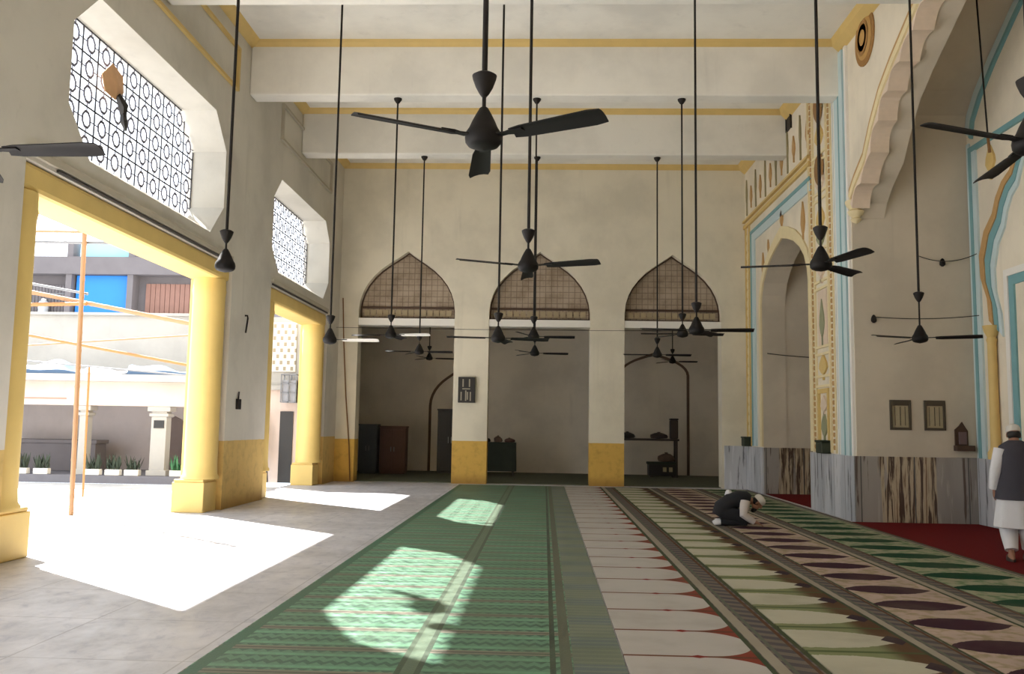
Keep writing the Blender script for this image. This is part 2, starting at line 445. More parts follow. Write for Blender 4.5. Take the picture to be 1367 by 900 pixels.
# ------------------------------------------------------------------ back wall with three arches
arch_n = [(1, 0), (.975, .16), (.92, .30), (.83, .44), (.70, .575), (.55, .69), (.38, .79), (.22, .875), (.1, .94), (0, 1)]
def arch_outline(x0, x1, zs, za, zb=0, prof=arch_n):
    c, w, h = (x0+x1)/2, (x1-x0)/2, za-zs
    L = [(c+w*a, zs+h*b) for a, b in prof]
    R = [(c-w*a, zs+h*b) for a, b in prof[-2::-1]]
    return [(x1, zb)] + L + R + [(x0, zb)]
AR = [(-5.34, -2.58, 6.58), (-1.6, 1.27, 6.6), (2.24, 4.95, 6.55)]
outer = [(XL-.7, 0)]
for a, b, za in AR:
    o = arch_outline(a, b, 4.86, za)
    outer += o[::-1]
outer += [(XR+.6, 0), (XR+.6, ZC), (XL-.7, ZC)]
plate('wall_back', outer, [], lambda u, v, w: Vector((u, YB+w, v)), .5, MT['wall_b'], **ST)

def screen_mat():
    g = G('woven_screen')
    x, z = g.axis(0), g.axis(2)
    fx = g.ma('ABSOLUTE', g.ma('SUBTRACT', g.ma('FRACT', g.ma('MULTIPLY', x, 6.)), .5))
    fz = g.ma('ABSOLUTE', g.ma('SUBTRACT', g.ma('FRACT', g.ma('MULTIPLY', z, 6.)), .5))
    j = g.ma('GREATER_THAN', g.ma('MAXIMUM', fx, fz), .44)
    n = g.noise(1.8, 5, .6)
    c = g.mix(g.smooth(n, .35, .7), lin((172, 156, 138)), lin((136, 120, 102)))
    c = g.mix(g.ma('MULTIPLY', j, .45), c, lin((66, 50, 36)))
    return g.done(c, .9, spec=.1)
MT['screen'] = screen_mat()
MT['screenframe'] = simple('dark_brown_wood', (74, 52, 36), .7, .2, 8)
ws = ['left', 'middle', 'right']
lab = ['brown woven screen filling the pointed arch nearest the courtyard side', 'brown woven screen filling the middle pointed arch, behind the second row fan', 'brown woven screen filling the pointed arch nearest the blue trimmed wall']
for k, (a, b, za) in enumerate(AR):
    o = MB().box(a, b, YB+.02, YB+.46, 4.44, 4.64).build('trim_%d' % (30+k), MT['white'], **ST)
    t = thing('arch_screen', lab[k], 'screen', ((a+b)/2, YB+.26, 4.641), group=None, kind='thing')
    c, w = 0, (b-a)/2-.003
    pr = arch_outline(-w, w, .222, za-4.641-.004)
    MB().prism(pr, lambda p: (p[0], 0, p[1]), lambda p: (p[0], .03, p[1])).build('mesh_panel', MT['screen'], t)
    m = MB()
    inn = arch_outline(-w+.035, w-.035, .222, za-4.641-.045)
    m.strip(inn, pr, lambda p: (p[0], -.04, p[1]), lambda p: (p[0], -.002, p[1]))
    m.box(-w, w, -.05, -.002, .30, .36).box(-w, w, -.05, -.002, 0, .05)
    m.build('frame', MT['screenframe'], t)
    m = MB(); n = 14
    for i in range(n):
        x = -w+.1+(2*w-.2)*(i+.5)/n
        m.box(x-.075, x+.075, -.03, -.003, .09, .26)
    m.build('baluster_strip', simple('dusty_ochre', (170, 154, 124), .8, .2, 7), t)

# ------------------------------------------------------------------ room behind the arches
MB().box(XL-.7, XR+.6, 31.2, 31.5, 0, 5.3).build('wall_room', MT['room'], **ST)
MB().box(XL-.9, XL-.7, YB+.5, 31.5, 0, 5.3).build('wall_room_side', MT['room'], **ST)
MB().box(XR+.6, XR+.8, YB+.5, 31.5, 0, 5.3).build('wall_room_end', MT['room'], **ST)
MB().box(XL-.9, XR+.8, YB+.5, 31.5, 5.05, 5.3).build('ceiling_room', MT['room'], **ST)
tag(MB().box(XL-.5, XR+.4, YB+.2, 31.1, .001, .018).build('floor_carpet', MT['darkcarpet']), 'dark carpet covering the floor of the room behind the arches', 'carpet')
# ------------------------------------------------------------------ right wall: pier, alcove arch, big scalloped arch
alc = arch_outline(18.85, 23.0, 4.85, 6.2, prof=[(1, 0), (.97, .2), (.88, .42), (.72, .62), (.5, .79), (.25, .91), (.08, .97), (0, 1)])
HW, YC = 5.82, 10.4
big_n = [(1, 5.55), (.975, 5.8), (.93, 6.02), (.84, 6.32), (.775, 6.8), (.705, 7.2), (.62, 7.5), (.53, 7.76), (.42, 8.08), (.28, 8.4), (.12, 8.7), (0, 8.86)]
bigL = [(YC+HW*a, z) for a, z in big_n]
big = [(YC+HW, 0)] + bigL + [(2*YC-y, z) for y, z in bigL[-2::-1]] + [(YC-HW, 0)]
outer = [(YS, 0)] + big[::-1] + alc[::-1] + [(YB+.45, 0), (YB+.45, ZC), (YS, ZC)]
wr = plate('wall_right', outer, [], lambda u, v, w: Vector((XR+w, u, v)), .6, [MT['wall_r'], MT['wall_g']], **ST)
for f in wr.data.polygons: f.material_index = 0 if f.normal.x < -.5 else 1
# alcove box
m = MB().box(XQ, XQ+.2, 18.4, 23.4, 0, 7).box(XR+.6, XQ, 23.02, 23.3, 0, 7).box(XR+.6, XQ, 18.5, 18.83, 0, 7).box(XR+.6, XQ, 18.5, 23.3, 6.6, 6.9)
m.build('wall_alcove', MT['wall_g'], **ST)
# chamber behind the big arch
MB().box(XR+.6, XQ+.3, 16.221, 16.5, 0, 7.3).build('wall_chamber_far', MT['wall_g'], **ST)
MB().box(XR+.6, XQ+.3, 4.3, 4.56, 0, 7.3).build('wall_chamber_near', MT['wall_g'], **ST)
vault_n = [(1, 7.2), (.985, 7.5), (.93, 7.85), (.84, 8.25), (.71, 8.75), (.55, 9.3), (.36, 9.85), (.16, 10.3), (0, 10.5)]
vl = [(YC+5.84*a, z) for a, z in vault_n]; vl = vl + [(2*YC-y, z) for y, z in vl[-2::-1]]
vo = [(YC+(y-YC)*1.03, z+.25) for y, z in vl]
MB().strip(vl, vo, lambda p: (XR+.4, p[0], p[1]), lambda p: (XQ+.3, p[0], p[1])).build('ceiling_chamber', MT['wall_g'], **ST)
MB().box(XQ, XQ+.3, 4.3, 16.5, 0, 10.8).build('wall_qibla', MT['wall_r'], **ST)
MB().box(XR, XR+.6, 4.0, 16.8, ZC+.3, 11).build('wall_gable', MT['wall_r'], **ST)
MB().box(XL-.7, XR+.6, YS-.3, YS, 0, ZC).build('wall_front', MT['wall_l'], **ST)

# scalloped archivolt of the big arch
def resample(pts, n):
    d = [0]
    for p, q in zip(pts, pts[1:]): d.append(d[-1]+math.dist(p, q))
    out = []
    for i in range(n+1):
        s = d[-1]*i/n; j = max(k for k in range(len(d)) if d[k] <= s+1e-9); j = min(j, len(pts)-2)
        f = (s-d[j])/(d[j+1]-d[j]); out.append((pts[j][0]+(pts[j+1][0]-pts[j][0])*f, pts[j][1]+(pts[j+1][1]-pts[j][1])*f))
    return out
full = bigL[1:] + [(2*YC-y, z) for y, z in bigL[-2:0:-1]]
N = 22*10
rs = resample(full, N)
inner, outr, lineb = [], [], []
for i, p in enumerate(rs):
    q0, q1 = rs[max(0, i-2)], rs[min(N, i+2)]
    tx, tz = q1[0]-q0[0], q1[1]-q0[1]; L = math.hypot(tx, tz)
    nx, nz = tz/L, -tx/L          # outward
    if nx*(p[0]-YC)+nz*(p[1]-5) < 0: nx, nz = -nx, -nz
    s = abs(sin(pi*(i % 10)/10))
    inner.append((p[0]-nx*(.02+.13*(1-s)), p[1]-nz*(.02+.13*(1-s))))
    outr.append((p[0]+nx*.34, p[1]+nz*.34)); lineb.append((p[0]+nx*.24, p[1]+nz*.24))
f0 = lambda p: (XR-.07, p[0], p[1]); f1 = lambda p: (XR+.25, p[0], p[1])
t40 = MB().strip(inner, rs, f0, f1).build('trim_40', MT['pink'], **ST)
MB().strip([( (a[0]+b[0])/2, (a[1]+b[1])/2) for a, b in zip(rs, lineb)], lineb, lambda p: (XR-.05, p[0], p[1]), lambda p: (XR+.02, p[0], p[1])).build('trim_41', MT['cream'], **ST)
MB().strip(lineb, outr, lambda p: (XR-.03, p[0], p[1]), lambda p: (XR+.02, p[0], p[1])).build('trim_42', MT['tan'], **ST)

# stepped corbel under the spring of the big arch
t = thing('corbel', 'stepped cream corbel carrying the foot of the big scalloped arch', 'corbel', (XR, YC+HW, 5.45), kind='thing'); t.scale = (.62, .62, .62)
MB().lathe([(.02, 0), (.10, .04), (.16, .12), (.10, .18), (.20, .26), (.24, .36), (.16, .42), (.26, .52), (.30, .62), (.30, .68)], c=(.12, -.04, 0), n=20).build('bracket', MT['cream'], t, smooth=True)
MB().box(-.06, .45, -.36, .0, .68, .78).build('abacus', MT['tan'], t, bevel=.02)

# marble dado
MB().box(XR-.05, XR, 16.2, 18.87, 0, 1.18).build('baseboard_pier', MT['marble_y'], bevel=.01, **ST)
MB().box(XR-.05, XR, 22.98, YB, 0, 1.18).build('baseboard_corner', MT['marble_y'], bevel=.01, **ST)
MB().box(5.0, XR-.05, YB-.05, YB, 0, 1.18).build('baseboard_back', MT['marble_y'], bevel=.01, **ST)
MB().box(XR-.05, XQ, 16.18, 16.24, 0, 1.18).build('baseboard_chamber', MT['marble_x'], bevel=.008, **ST)
MB().box(XR+.0, XQ, 22.96, 23.02, 0, 1.18).build('baseboard_alcove', MT['marble_x'], bevel=.008, **ST)
MB().box(XQ-.05, XQ, 4.56, 16.18, 0, 1.18).build('baseboard_qibla', MT['marble_y'], bevel=.01, **ST)

# ------------------------------------------------------------------ painted relief of the right wall
def bar(m, y0, y1, z0, z1, d=.03, x=XR): m.box(x-d, x, y0, y1, z0, z1)
# far bay: blue frame, pale panel, ochre band and leaf frieze
m = MB(); bar(m, 23.93, 24.04, 1.2, 6.96, .05); bar(m, 18.95-.35, 24.04, 7.05-.09, 7.05, .05)
m.build('trim_50', MT['teal'], **ST)
m = MB(); bar(m, 23.62, 23.93, 1.2, 6.74, .035); bar(m, 18.6, 23.93, 6.74, 6.96, .035)
m.build('trim_51', MT['blue'], **ST)
m = MB(); bar(m, 18.6, YB, 7.28, 7.38, .06); bar(m, 18.6, YB, 7.46, 7.52, .08); m.build('trim_52', MT['ochre'], **ST)
m = MB(); bar(m, 24.2, 24.32, 1.2, 7.28, .04); bar(m, 24.6, 24.7, 1.2, 7.28, .04); m.build('trim_53', MT['ochre'], **ST)
# stucco chain between the two ochre strips
m = MB()
for i in range(22):
    z = 1.4+i*.265
    m.prism([(24.46+.10*cos(a), z+.12*sin(a)) for a in [j*pi/4 for j in range(8)]], lambda p: (XR-.03, p[0], p[1]), lambda p: (XR, p[0], p[1]))
m.build('trim_54', MT['cream'], **ST)
def leaf(m, y, z, w, h, d=.035, x=XR):
    P = [(0, 0), (.25, .12), (.5, .34), (.42, .58), (.2, .8), (0, 1), (-.2, .8), (-.42, .58), (-.5, .34), (-.25, .12)]
    m.prism([(y+a*w, z+b*h) for a, b in P], lambda p: (x-d, p[0], p[1]), lambda p: (x, p[0], p[1]))
    m.box(x-d, x, y-w*.07, y+w*.07, z-h*.25, z+.02)
ma, mb = MB(), MB()
for i in range(12):
    y = 24.5-i*.52
    if i % 2: leaf(ma, y, 7.85, .2, .5)
    else: mb.box(XR-.03, XR, y-.03, y+.03, 7.62, 8.55); leaf(mb, y, 7.95, .12, .7)
ma.build('trim_55', MT['tan'], **ST); mb.build('trim_56', simple('olive_paint', (150, 138, 100), .7, .2, 8), **ST)
# alcove archivolt in cream with finials
ao = arch_outline(18.85-.22, 23.0+.22, 4.85, 6.5, prof=[(1, 0), (.97, .2), (.88, .42), (.72, .62), (.5, .79), (.25, .91), (.08, .97), (0, 1)])
ai = arch_outline(18.85, 23.0, 4.85, 6.2, prof=[(1, 0), (.97, .2), (.88, .42), (.72, .62), (.5, .79), (.25, .91), (.08, .97), (0, 1)])
MB().strip([(y, max(z, 1.2)) for y, z in ai], [(y, max(z, 1.2)) for y, z in ao], lambda p: (XR-.04, p[0], p[1]), lambda p: (XR+.0, p[0], p[1])).build('trim_57', MT['cream'], **ST)
m = MB()
leaf(m, 20.92, 6.5, .22, .42); leaf(m, 22.75, 5.6, .2, .62); leaf(m, 19.2, 5.9, .26, .75); leaf(m, 22.2, 6.15, .14, .3)
m.build('trim_58', MT['tan'], **ST)
m = MB(); m.lathe([(.001, 0), (.3, 0), (.36, .03), (.3, .06), (.2, .03), (.12, .07), (.001, .09)], n=28)
for v in m.bm.verts: v.co = Vector((XR-v.co.z, 15.3+v.co.x, 8.62+v.co.y*1.1))
m.build('trim_59', simple('gold_paint', (188, 146, 84), .7, .15, 8), **ST)
m = MB(); m.lathe([(.22, .06), (.25, .075), (.28, .06)], n=28)
m.lathe([(.36, 0), (.46, 0), (.46, .02), (.36, .02)], n=28)
for v in m.bm.verts: v.co = Vector((XR-v.co.z-.005, 15.3+v.co.x, 8.62+v.co.y*1.1))
m.build('trim_60', simple('dark_gold_paint', (158, 116, 62), .7, .15, 8), **ST)
# pier: blue pilaster with white and teal fillets
m = MB(); bar(m, 16.24, 16.34, 1.18, ZC-.25, .05); bar(m, 16.9, 17.0, 1.18, ZC-.25, .05); bar(m, 17.1, 17.16, 1.18, ZC-.25, .03); m.build('trim_61', MT['white'], **ST)
m = MB(); bar(m, 16.42, 16.9, 1.18, ZC-.25, .06); m.build('trim_62', MT['blue'], **ST)
m = MB(); bar(m, 16.34, 16.42, 1.18, ZC-.25, .03); bar(m, 17.0, 17.1, 1.18, ZC-.25, .02); bar(m, 16.62, 16.68, 1.18, ZC-.25, .065); m.build('trim_63', MT['teal'], **ST)
# pier: ornament column of framed panels
PY0, PY1 = 17.2, 18.75
m = MB()
for y in (PY0, PY0+.3, PY1-.36, PY1-.06): bar(m, y, y+.06, 1.2, ZC-.3, .042)
pan = [(1.25, 2.55), (2.7, 3.2), (3.3, 4.55), (4.65, 5.2), (5.3, 6.4), (6.5, 7.2), (7.3, 8.8)]
for a, b in pan: bar(m, PY0+.36, PY1-.36, a, a+.05, .04); bar(m, PY0+.36, PY1-.36, b-.05, b, .04)
m.build('trim_64', MT['cream'], **ST)
m = MB()
for i in range(60):
    z = 1.3+i*.125
    for y in (PY0+.18, PY1-.18):
        m.prism([(y+.055*cos(a), z+.05*sin(a)) for a in [j*pi/3 for j in range(6)]], lambda p: (XR-.03, p[0], p[1]), lambda p: (XR, p[0], p[1]))
m.build('trim_65', MT['tan'], **ST)
m1, m2, m3 = MB(), MB(), MB()
yc = (PY0+PY1)/2
bar(m1, yc-.34, yc-.27, 1.3, 2.38, .05); bar(m1, yc+.27, yc+.34, 1.3, 2.38, .05); bar(m1, yc-.34, yc+.34, 2.38, 2.47, .05)
leaf(m2, yc, 2.0, .4, .34)
leaf(m3, yc, 1.5, .34, .5)
leaf(m1, yc, 2.75, .5, .42); bar(m2, yc-.28, yc+.28, 3.36, 4.48, .02); leaf(m3, yc, 3.5, .3, .8, .04)
for q, z in ((m2, 4.75), (m3, 5.4), (m1, 5.75), (m2, 6.55), (m1, 7.5), (m3, 8.1)): leaf(q, yc, z, .5, .5, .04)
m1.build('trim_66', MT['ochre'], **ST); m2.build('trim_67', MT['pink'], **ST); m3.build('trim_68', simple('sage_paint', (150, 152, 120), .7, .2, 8), **ST)
mm = MB()
for z in (8.35, 7.0): mm.lathe([(.001, 0), (.26, 0), (.2, .05), (.001, .06)], c=(0, 0, 0), n=20)
vs = list(mm.bm.verts); h = len(vs)//2
for i, v in enumerate(vs): v.co = Vector((XR-.02-v.co.z, yc+v.co.x, (8.35 if i < h else 7.0)+v.co.y*1.4))
mm.build('trim_69', simple('umber_paint', (150, 112, 66), .7, .2, 8), **ST)
# vent slot high on the right wall
o = MB().box(XR-.03, XR+.0, 20.0, 20.0+.34, 8.62, 8.98).box(XR-.05, XR, 19.97, 20.0, 8.6, 9.0).box(XR-.05, XR, 20.34, 20.37, 8.6, 9.0).build('air_vent', MT['black'])
tag(o, 'small black vent slot high on the trimmed wall under the ceiling', 'vent')

# ------------------------------------------------------------------ qibla wall relief
def barq(m, y0, y1, z0, z1, d=.03): m.box(XQ-d, XQ, y0, y1, z0, z1)
m = MB(); barq(m, 16.0, 16.1, 1.18, 6.75, .05); barq(m, 4.7, 4.8, 1.18, 6.75, .05); barq(m, 4.7, 16.1, 6.75, 6.85, .05); m.build('trim_70', MT['teal'], **ST)
m = MB(); barq(m, 16.101, 16.2, 1.18, 6.95, .03); barq(m, 15.86, 16.0, 1.18, 6.75, .04); m.build('trim_71', MT['blue'], **ST)
vi = [(YC+(y-YC)*.965, z-.16) for y, z in vl]; vj = [(YC+(y-YC)*.955, z-.205) for y, z in vl]
MB().strip(vj, vi, lambda p: (XQ-.06, p[0], p[1]), lambda p: (XQ, p[0], p[1])).build('trim_72', MT['teal'], **ST)
MB().strip(vi, [(y*.997+.03, z-.02) for y, z in vl], lambda p: (XQ-.04, p[0], p[1]), lambda p: (XQ, p[0], p[1])).build('trim_73', MT['blue'], **ST)
def niche(yc, label):
    t = thing('mihrab_niche', label, 'niche', (XQ, yc, 1.18), kind='thing')
    ogee = [(1.34, 2.3), (1.38, 2.7), (1.56, 3.1), (1.58, 3.5), (1.4, 3.9), (1.12, 4.15), (1.0, 4.4), (.8, 4.62), (.55, 4.75), (.42, 4.95), (.2, 5.2), (0, 5.45)]
    def sc(k, dz): return [(a*k, b+dz) for a, b in ogee]
    def both(L): return L + [(-a, b) for a, b in L[-2::-1]]
    A, B, C_ = both(sc(1.1, .1)), both(sc(1.0, 0)), both(sc(.9, -.12))
    f0 = lambda d: (lambda p: (-d, p[0], p[1]))
    MB().strip(B, A, f0(.07), f0(0)).build('outer_border', MT['tan'], t)
    MB().strip(C_, B, f0(.05), f0(0)).build('inner_border', MT['teal'], t)
    D = both(sc(.82, -.22)); MB().strip(D, C_, f0(.035), f0(0)).build('fillet', MT['blue'], t)
    for s in (-1, 1):
        c = MB().lathe([(.13, 0), (.13, .12), (.1, .16), (.085, .2), (.075, 1.2), (.075, 2.0), (.09, 2.05), (.07, 2.1), (.12, 2.2), (.14, 2.3)], c=(-.08, s*1.38, 0), n=16)
        c.build('colonnette', MT['ochre'], t, smooth=True)
    m = MB()
    for q in ((-.98, -.86, .1, 3.08), (.86, .98, .1, 3.08), (-.98, .98, 3.08, 3.2)): m.box(-.05, 0, *q)
    m.build('panel_frame', MT['white'], t)
    m = MB()
    for q in ((-.859, -.7, .1, 2.92), (.7, .859, .1, 2.92), (-.859, .859, 2.92, 3.079)): m.box(-.03, 0, *q)
    m.build('panel_fillet', MT['teal'], t)
    for q in ((0, 1.2, .6, 1.3), (-1.3, 5.0, .3, .5), (1.3, 5.0, .3, .5)):
        m = MB(); leaf(m, *q, .04, 0); m.build('floral_motif', MT['ochre'], t)
niche(14.05, 'cream and teal painted niche with lobed arch and yellow colonnette beside the standing man')
niche(10.4, 'middle painted niche with lobed arch on the far side wall')

# ------------------------------------------------------------------ carpets
tag(MB().box(-2.3, .57, 2.0, 24.3, .001, .012).build('green_mat', MT['mat_green']), 'long green woven mat with sunlit patches beside the bare stone floor', 'mat')
for nm, a, b, lb in (('saf_white', .58, 1.92, 'long prayer carpet with white arched fields beside the green mat'),
                     ('saf_cream', 1.93, 3.09, 'long prayer carpet with cream serrated fields, second from the green mat'),
                     ('saf_maroon', 3.10, 4.28, 'long prayer carpet with dark maroon fields, under the bowing man'),
                     ('saf_green', 4.29, 5.50, 'long prayer carpet with dark green fields beside the plain red carpet')):
    tag(MB().box(a, b, 2.0, 24.2, .001, .016).build('prayer_carpet', MT[nm]), lb, 'carpet')
tag(MB().box(5.51, XQ-.06, 4.7, 16.17, .001, .014).build('red_carpet', MT['red']), 'plain dark red carpet on the floor of the arched recess, under the standing man', 'carpet')
tag(MB().box(XR+.02, XQ-.1, 18.9, 22.9, .001, .014).build('red_rug', MT['red']), 'small dark red rug on the floor of the far marble alcove', 'rug')

# ------------------------------------------------------------------ fans
R_FAN = .79
def make_fan(x, y, z, top, angles, label, bm_=None, hubm=None, drop=.31, pitch=14):
    bm_ = bm_ or MT['fan']; hubm = hubm or MT['fan']
    t = thing('ceiling_fan', label, 'fan', (x, y, z), group=None)
    MB().tube([(0, 0, .12), (0, 0, drop+.02)], .012, 10).tube([(0, 0, drop+.05), (0, 0, top-z-.02)], .017, 10).build('rod', MT['fan2'], t, smooth=True)
    MB().lathe([(.015, drop-.06), (.03, drop-.04), (.052, drop), (.07, drop+.05), (.074, drop+.07), (.05, drop+.085), (.02, drop+.09)], n=20).build('lower_canopy', MT['fan2'], t, smooth=True)
    MB().lathe([(.02, top-z-.10), (.035, top-z-.09), (.075, top-z-.03), (.08, top-z)], n=20).build('ceiling_canopy', MT['fan2'], t, smooth=True)
    MB().lathe([(.001, -.075), (.06, -.062), (.09, -.05), (.106, -.03), (.11, 0), (.104, .03), (.085, .06), (.068, .1), (.048, .14), (.026, .18), (.013, .19)], n=28).build('motor_housing', hubm, t, smooth=True)
    for ia, a in enumerate(angles):
        ca, sa = cos(radians(a)), sin(radians(a))
        M = Matrix.Rotation(radians(a), 4, 'Z')
        b = MB()
        rows = []
        for i in range(9):
            s = i/8; r = .20+(R_FAN-.20)*s
            w = .055+.02*s if i else .045
            if i == 8: w *= .82
            row = []
            for j in range(5):
                v = -1+j*.5
                zz = .012-v*w*math.tan(radians(pitch)) - .012*v*v
                row.append((r, v*w, zz))
            rows.append(row)
        rings = [r + [(p[0], p[1], p[2]-.006) for p in reversed(r)] for r in rows]
        b.rings(rings)
        for v in b.bm.verts: v.co = M @ v.co
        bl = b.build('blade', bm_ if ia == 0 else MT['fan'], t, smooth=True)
        i_ = MB()
        i_.rings([[(r, -w, .0), (r, w, .0), (r, w, .008), (r, -w, .008)] for r, w in ((.11, .03), (.16, .022), (.2, .035), (.28, .03))])
        for v in i_.bm.verts: v.co = M @ v.co
        i_.build('blade_bracket', hubm, bl)
    return t
FZ = 8.05
fans = [
 (-.38, 5.05, 3.30, FZ, (-30, 210, 96), 'dark ceiling fan nearest the viewer, large at top centre of the photo', ''),
 (2.83, 5.10, 3.30, FZ, (203, 83, 323), 'dark ceiling fan cut off by the photo edge, blade over the arched recess', ''),
 (-3.42, 5.0, 3.19, FZ, (-4, 116, 236), 'ceiling fan of which one blade tip shows in front of the big grille window', ''),
 (-.19, 9.20, 3.30, FZ, (-22, 205, 92), 'dark ceiling fan in front of the middle arch screen, second down the hall', ''),
 (2.80, 8.95, 3.30, FZ, (165, -75, 45), 'dark ceiling fan in front of the far alcove arch and ornamented pier', ''),
 (-3.50, 9.35, 3.30, FZ, (), 'bladeless fan motor hanging on a long rod before the grey pier', ''),
 (-3.42, 13.8, 2.93, ZC, (-4,), 'fan with one pale sunlit-coloured blade on a long rod near the back left corner', 'w'),
 (-.72, 13.4, 2.95, ZC, (10, 80, 190), 'dark fan hanging at the edge of the middle arch, left of two close rods', ''),
 (2.13, 12.4, 3.0, ZC, (-6, 60, 186), 'dark fan hanging before the lintel of the arch nearest the blue trimmed wall', ''),
 (5.33, 12.65, 2.95, ZC, (-28, 200, 90), 'dark fan hanging on a long rod in the mouth of the arched recess', 'long'),
 (-2.98, 16.8, 3.33, FZ, (-12, 170, 80), 'fan with one pale sunlit-coloured blade hanging before the arch nearest the courtyard side', 'w'),
 (-.22, 16.8, 3.33, FZ, (0, 125, 250), 'dark fan hanging from the first beam in front of the middle arch opening', ''),
 (2.62, 16.8, 3.42, FZ, (2, 120, 178), 'dark fan hanging from the first beam beside the nearer fan of the same arch', ''),
 (-2.96, 20.56, 3.33, FZ, (0, 120, 185), 'dark fan hanging from the second beam before the courtyard side arch', ''),
 (-.24, 20.56, 3.33, FZ, (4, 122, 240), 'dark fan hanging from the second beam, lowest in the middle arch opening', ''),
 (2.62, 20.56, 3.33, FZ, (0, 100, 180), 'dark fan hanging from the second beam in the arch nearest the blue trimmed wall', ''),
 (-3.7, 28.0, 3.75, 5.05, (10, 130, 250), 'small dark fan inside the room behind the courtyard side arch', ''),
 (4.05, 28.0, 3.75, 5.05, (0, 120, 240), 'small dark fan inside the room behind the arch nearest the trimmed wall', ''),
]
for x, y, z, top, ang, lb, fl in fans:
    make_fan(x, y, z, top, ang, lb, MT['fan_sunlit'] if fl == 'w' else None, None, .58 if fl == 'long' else .31)

# ------------------------------------------------------------------ wires, boards, small wall items
def sag(a, b, s, n=14):
    a, b = Vector(a), Vector(b)
    return [a.lerp(b, i/n)-Vector((0, 0, s*4*(i/n)*(1-i/n))) for i in range(n+1)]
tag(MB().tube([(XL+.03, 10.1+i*.6, ZL+.02) for i in range(10)], .02, 6).build('gap_shadow_strip', MT['wire']), 'dark strip drawn as the gap shadow along the top of the nearest courtyard doorway', 'cable')  # dark strips stand in for the shadowed gap under the ledge
tag(MB().tube([(XL+.03, 18.5+i*.6, ZL+.02) for i in range(9)], .02, 6).build('gap_shadow_strip', MT['wire']), 'dark strip drawn as the gap shadow along the top of the farther courtyard doorway', 'cable')
tag(MB().tube([(-5.8, YB-.03, 5.2), (-5.74, YB-.03, 4.0), (-5.62, YB-.04, 2.4), (-5.48, YB-.04, 1.0), (-5.42, YB-.05, .02)], .018, 6).build('hanging_cable', MT['brown']), 'brown cable hanging down the back wall corner near the courtyard', 'cable')
tag(MB().tube(sag((XL, YB-.3, 4.32), (XR-.05, YB-.3, 4.36), .03), .007, 5).build('strung_wire', MT['wire']), 'thin wire strung across the whole back wall below the screens', 'wire')
w = thing('strung_wire', 'thin wire with a small lamp holder, strung in the arched recess, lower of two', 'wire', (0, 0, 0))
MB().tube(sag((5.95, 16.23, 3.72), (XQ-.05, 15.9, 3.72), .05), .008, 5).build('cord', MT['wire'], w)
MB().lathe([(.02, -.1), (.05, -.07), (.05, -.02), (.03, .03), (.01, .05)], c=(6.0, 16.19, 3.70), n=12).build('lamp_holder', MT['fan2'], w, smooth=True)
w = thing('strung_wire', 'sagging wire with a small lamp holder, strung in the arched recess, upper of two', 'wire', (0, 0, 0))
MB().tube(sag((6.85, 16.23, 4.86), (XQ-.05, 15.9, 4.84), .12), .008, 5).build('cord', MT['wire'], w)
MB().lathe([(.02, -.1), (.05, -.07), (.05, -.02), (.03, .03), (.01, .05)], c=(7.25, 16.15, 4.75), n=12).build('lamp_holder', MT['fan2'], w, smooth=True)
tag(MB().tube(sag((XR+.1, 22.9, 3.6), (7.6, 22.9, 3.5), .03), .012, 5).tube([(6.95, 22.88, 3.42), (6.95, 22.88, 3.66)], .035, 8).build('alcove_wire', MT['wire']), 'thin wire with a knot crossing the far alcove at fan height', 'wire')
w = thing('hanging_rod', 'thin slanted rod hanging loose high in the arched recess', 'rod', (0, 0, 0))
MB().tube([(7.12, 14.3, 8.98), (7.22, 14.3, 6.5)], .014, 6).build('rod_shaft', MT['fan2'], w); MB().tube([(7.22, 14.3, 6.5), (7.24, 14.3, 6.2)], .024, 6).build('rod_end', MT['brown'], w)

# prayer-time board
t = thing('hanging_notice_board', 'black prayer-time board with pale strips on the yellow based pier', 'board', (-2.19, YB-.001, 2.26))
MB().box(-.24, .24, -.10, 0, 0, .72).build('board_body', MT['black'], t, bevel=.01)
m = MB(); random.seed(5)
for i, (x, z0, z1) in enumerate(((-.15, .06, .30), (-.02, .05, .34), (.03, .08, .3), (.11, .05, .3), (-.1, .44, .66), (.08, .44, .66))):
    m.box(x-.018, x+.018, -.108, -.101, z0, z1)
m.box(-.12, .1, -.108, -.101, .37, .40)
m.build('pale_strip', simple('aged_paper', (150, 142, 126), .8), t, kind='stuff')
# framed notices in the recess
MT['paper'] = simple('old_paper', (168, 156, 128), .8, .2, 14)
MT['framew'] = simple('frame_wood', (76, 66, 52), .6, .2, 9)
for x, lb in ((6.44, 'framed notice on the recess wall, the one nearer the ornamented pier'), (7.05, 'framed notice on the recess wall, the one nearer the small wooden shelf')):
    t = thing('picture_frame', lb, 'picture frame', (x, 16.239, 1.66))
    MB().box(-.15, .15, -.02, 0, .04, .50).build('print', MT['paper'], t)
    m = MB().box(-.19, -.145, -.045, 0, 0, .54).box(.145, .19, -.045, 0, 0, .54).box(-.145, .145, -.045, 0, .44, .54).box(-.145, .145, -.045, 0, 0, .045)
    m.build('frame', MT['framew'], t, bevel=.006)
    MB().box(-.006, .006, -.026, -.021, .08, .42).box(-.1, -.09, -.026, -.021, .08, .42).box(.08, .09, -.026, -.021, .08, .42).build('ruled_line', MT['framew'], t)
t = thing('wall_shelf', 'small dark pointed wooden wall shelf on the recess wall beside the framed notices', 'shelf', (7.52, 16.239, 1.30))
MB().box(-.15, .17, -.16, 0, 0, .10).build('ledge', MT['screenframe'], t, bevel=.01)
P = [(-.13, .1), (.1, .1), (.1, .36), (.06, .42), (.0, .52), (-.05, .45), (-.13, .38)]
MB().prism(P, lambda p: (p[0], -.05, p[1]), lambda p: (p[0], 0, p[1])).build('back_panel', MT['screenframe'], t)
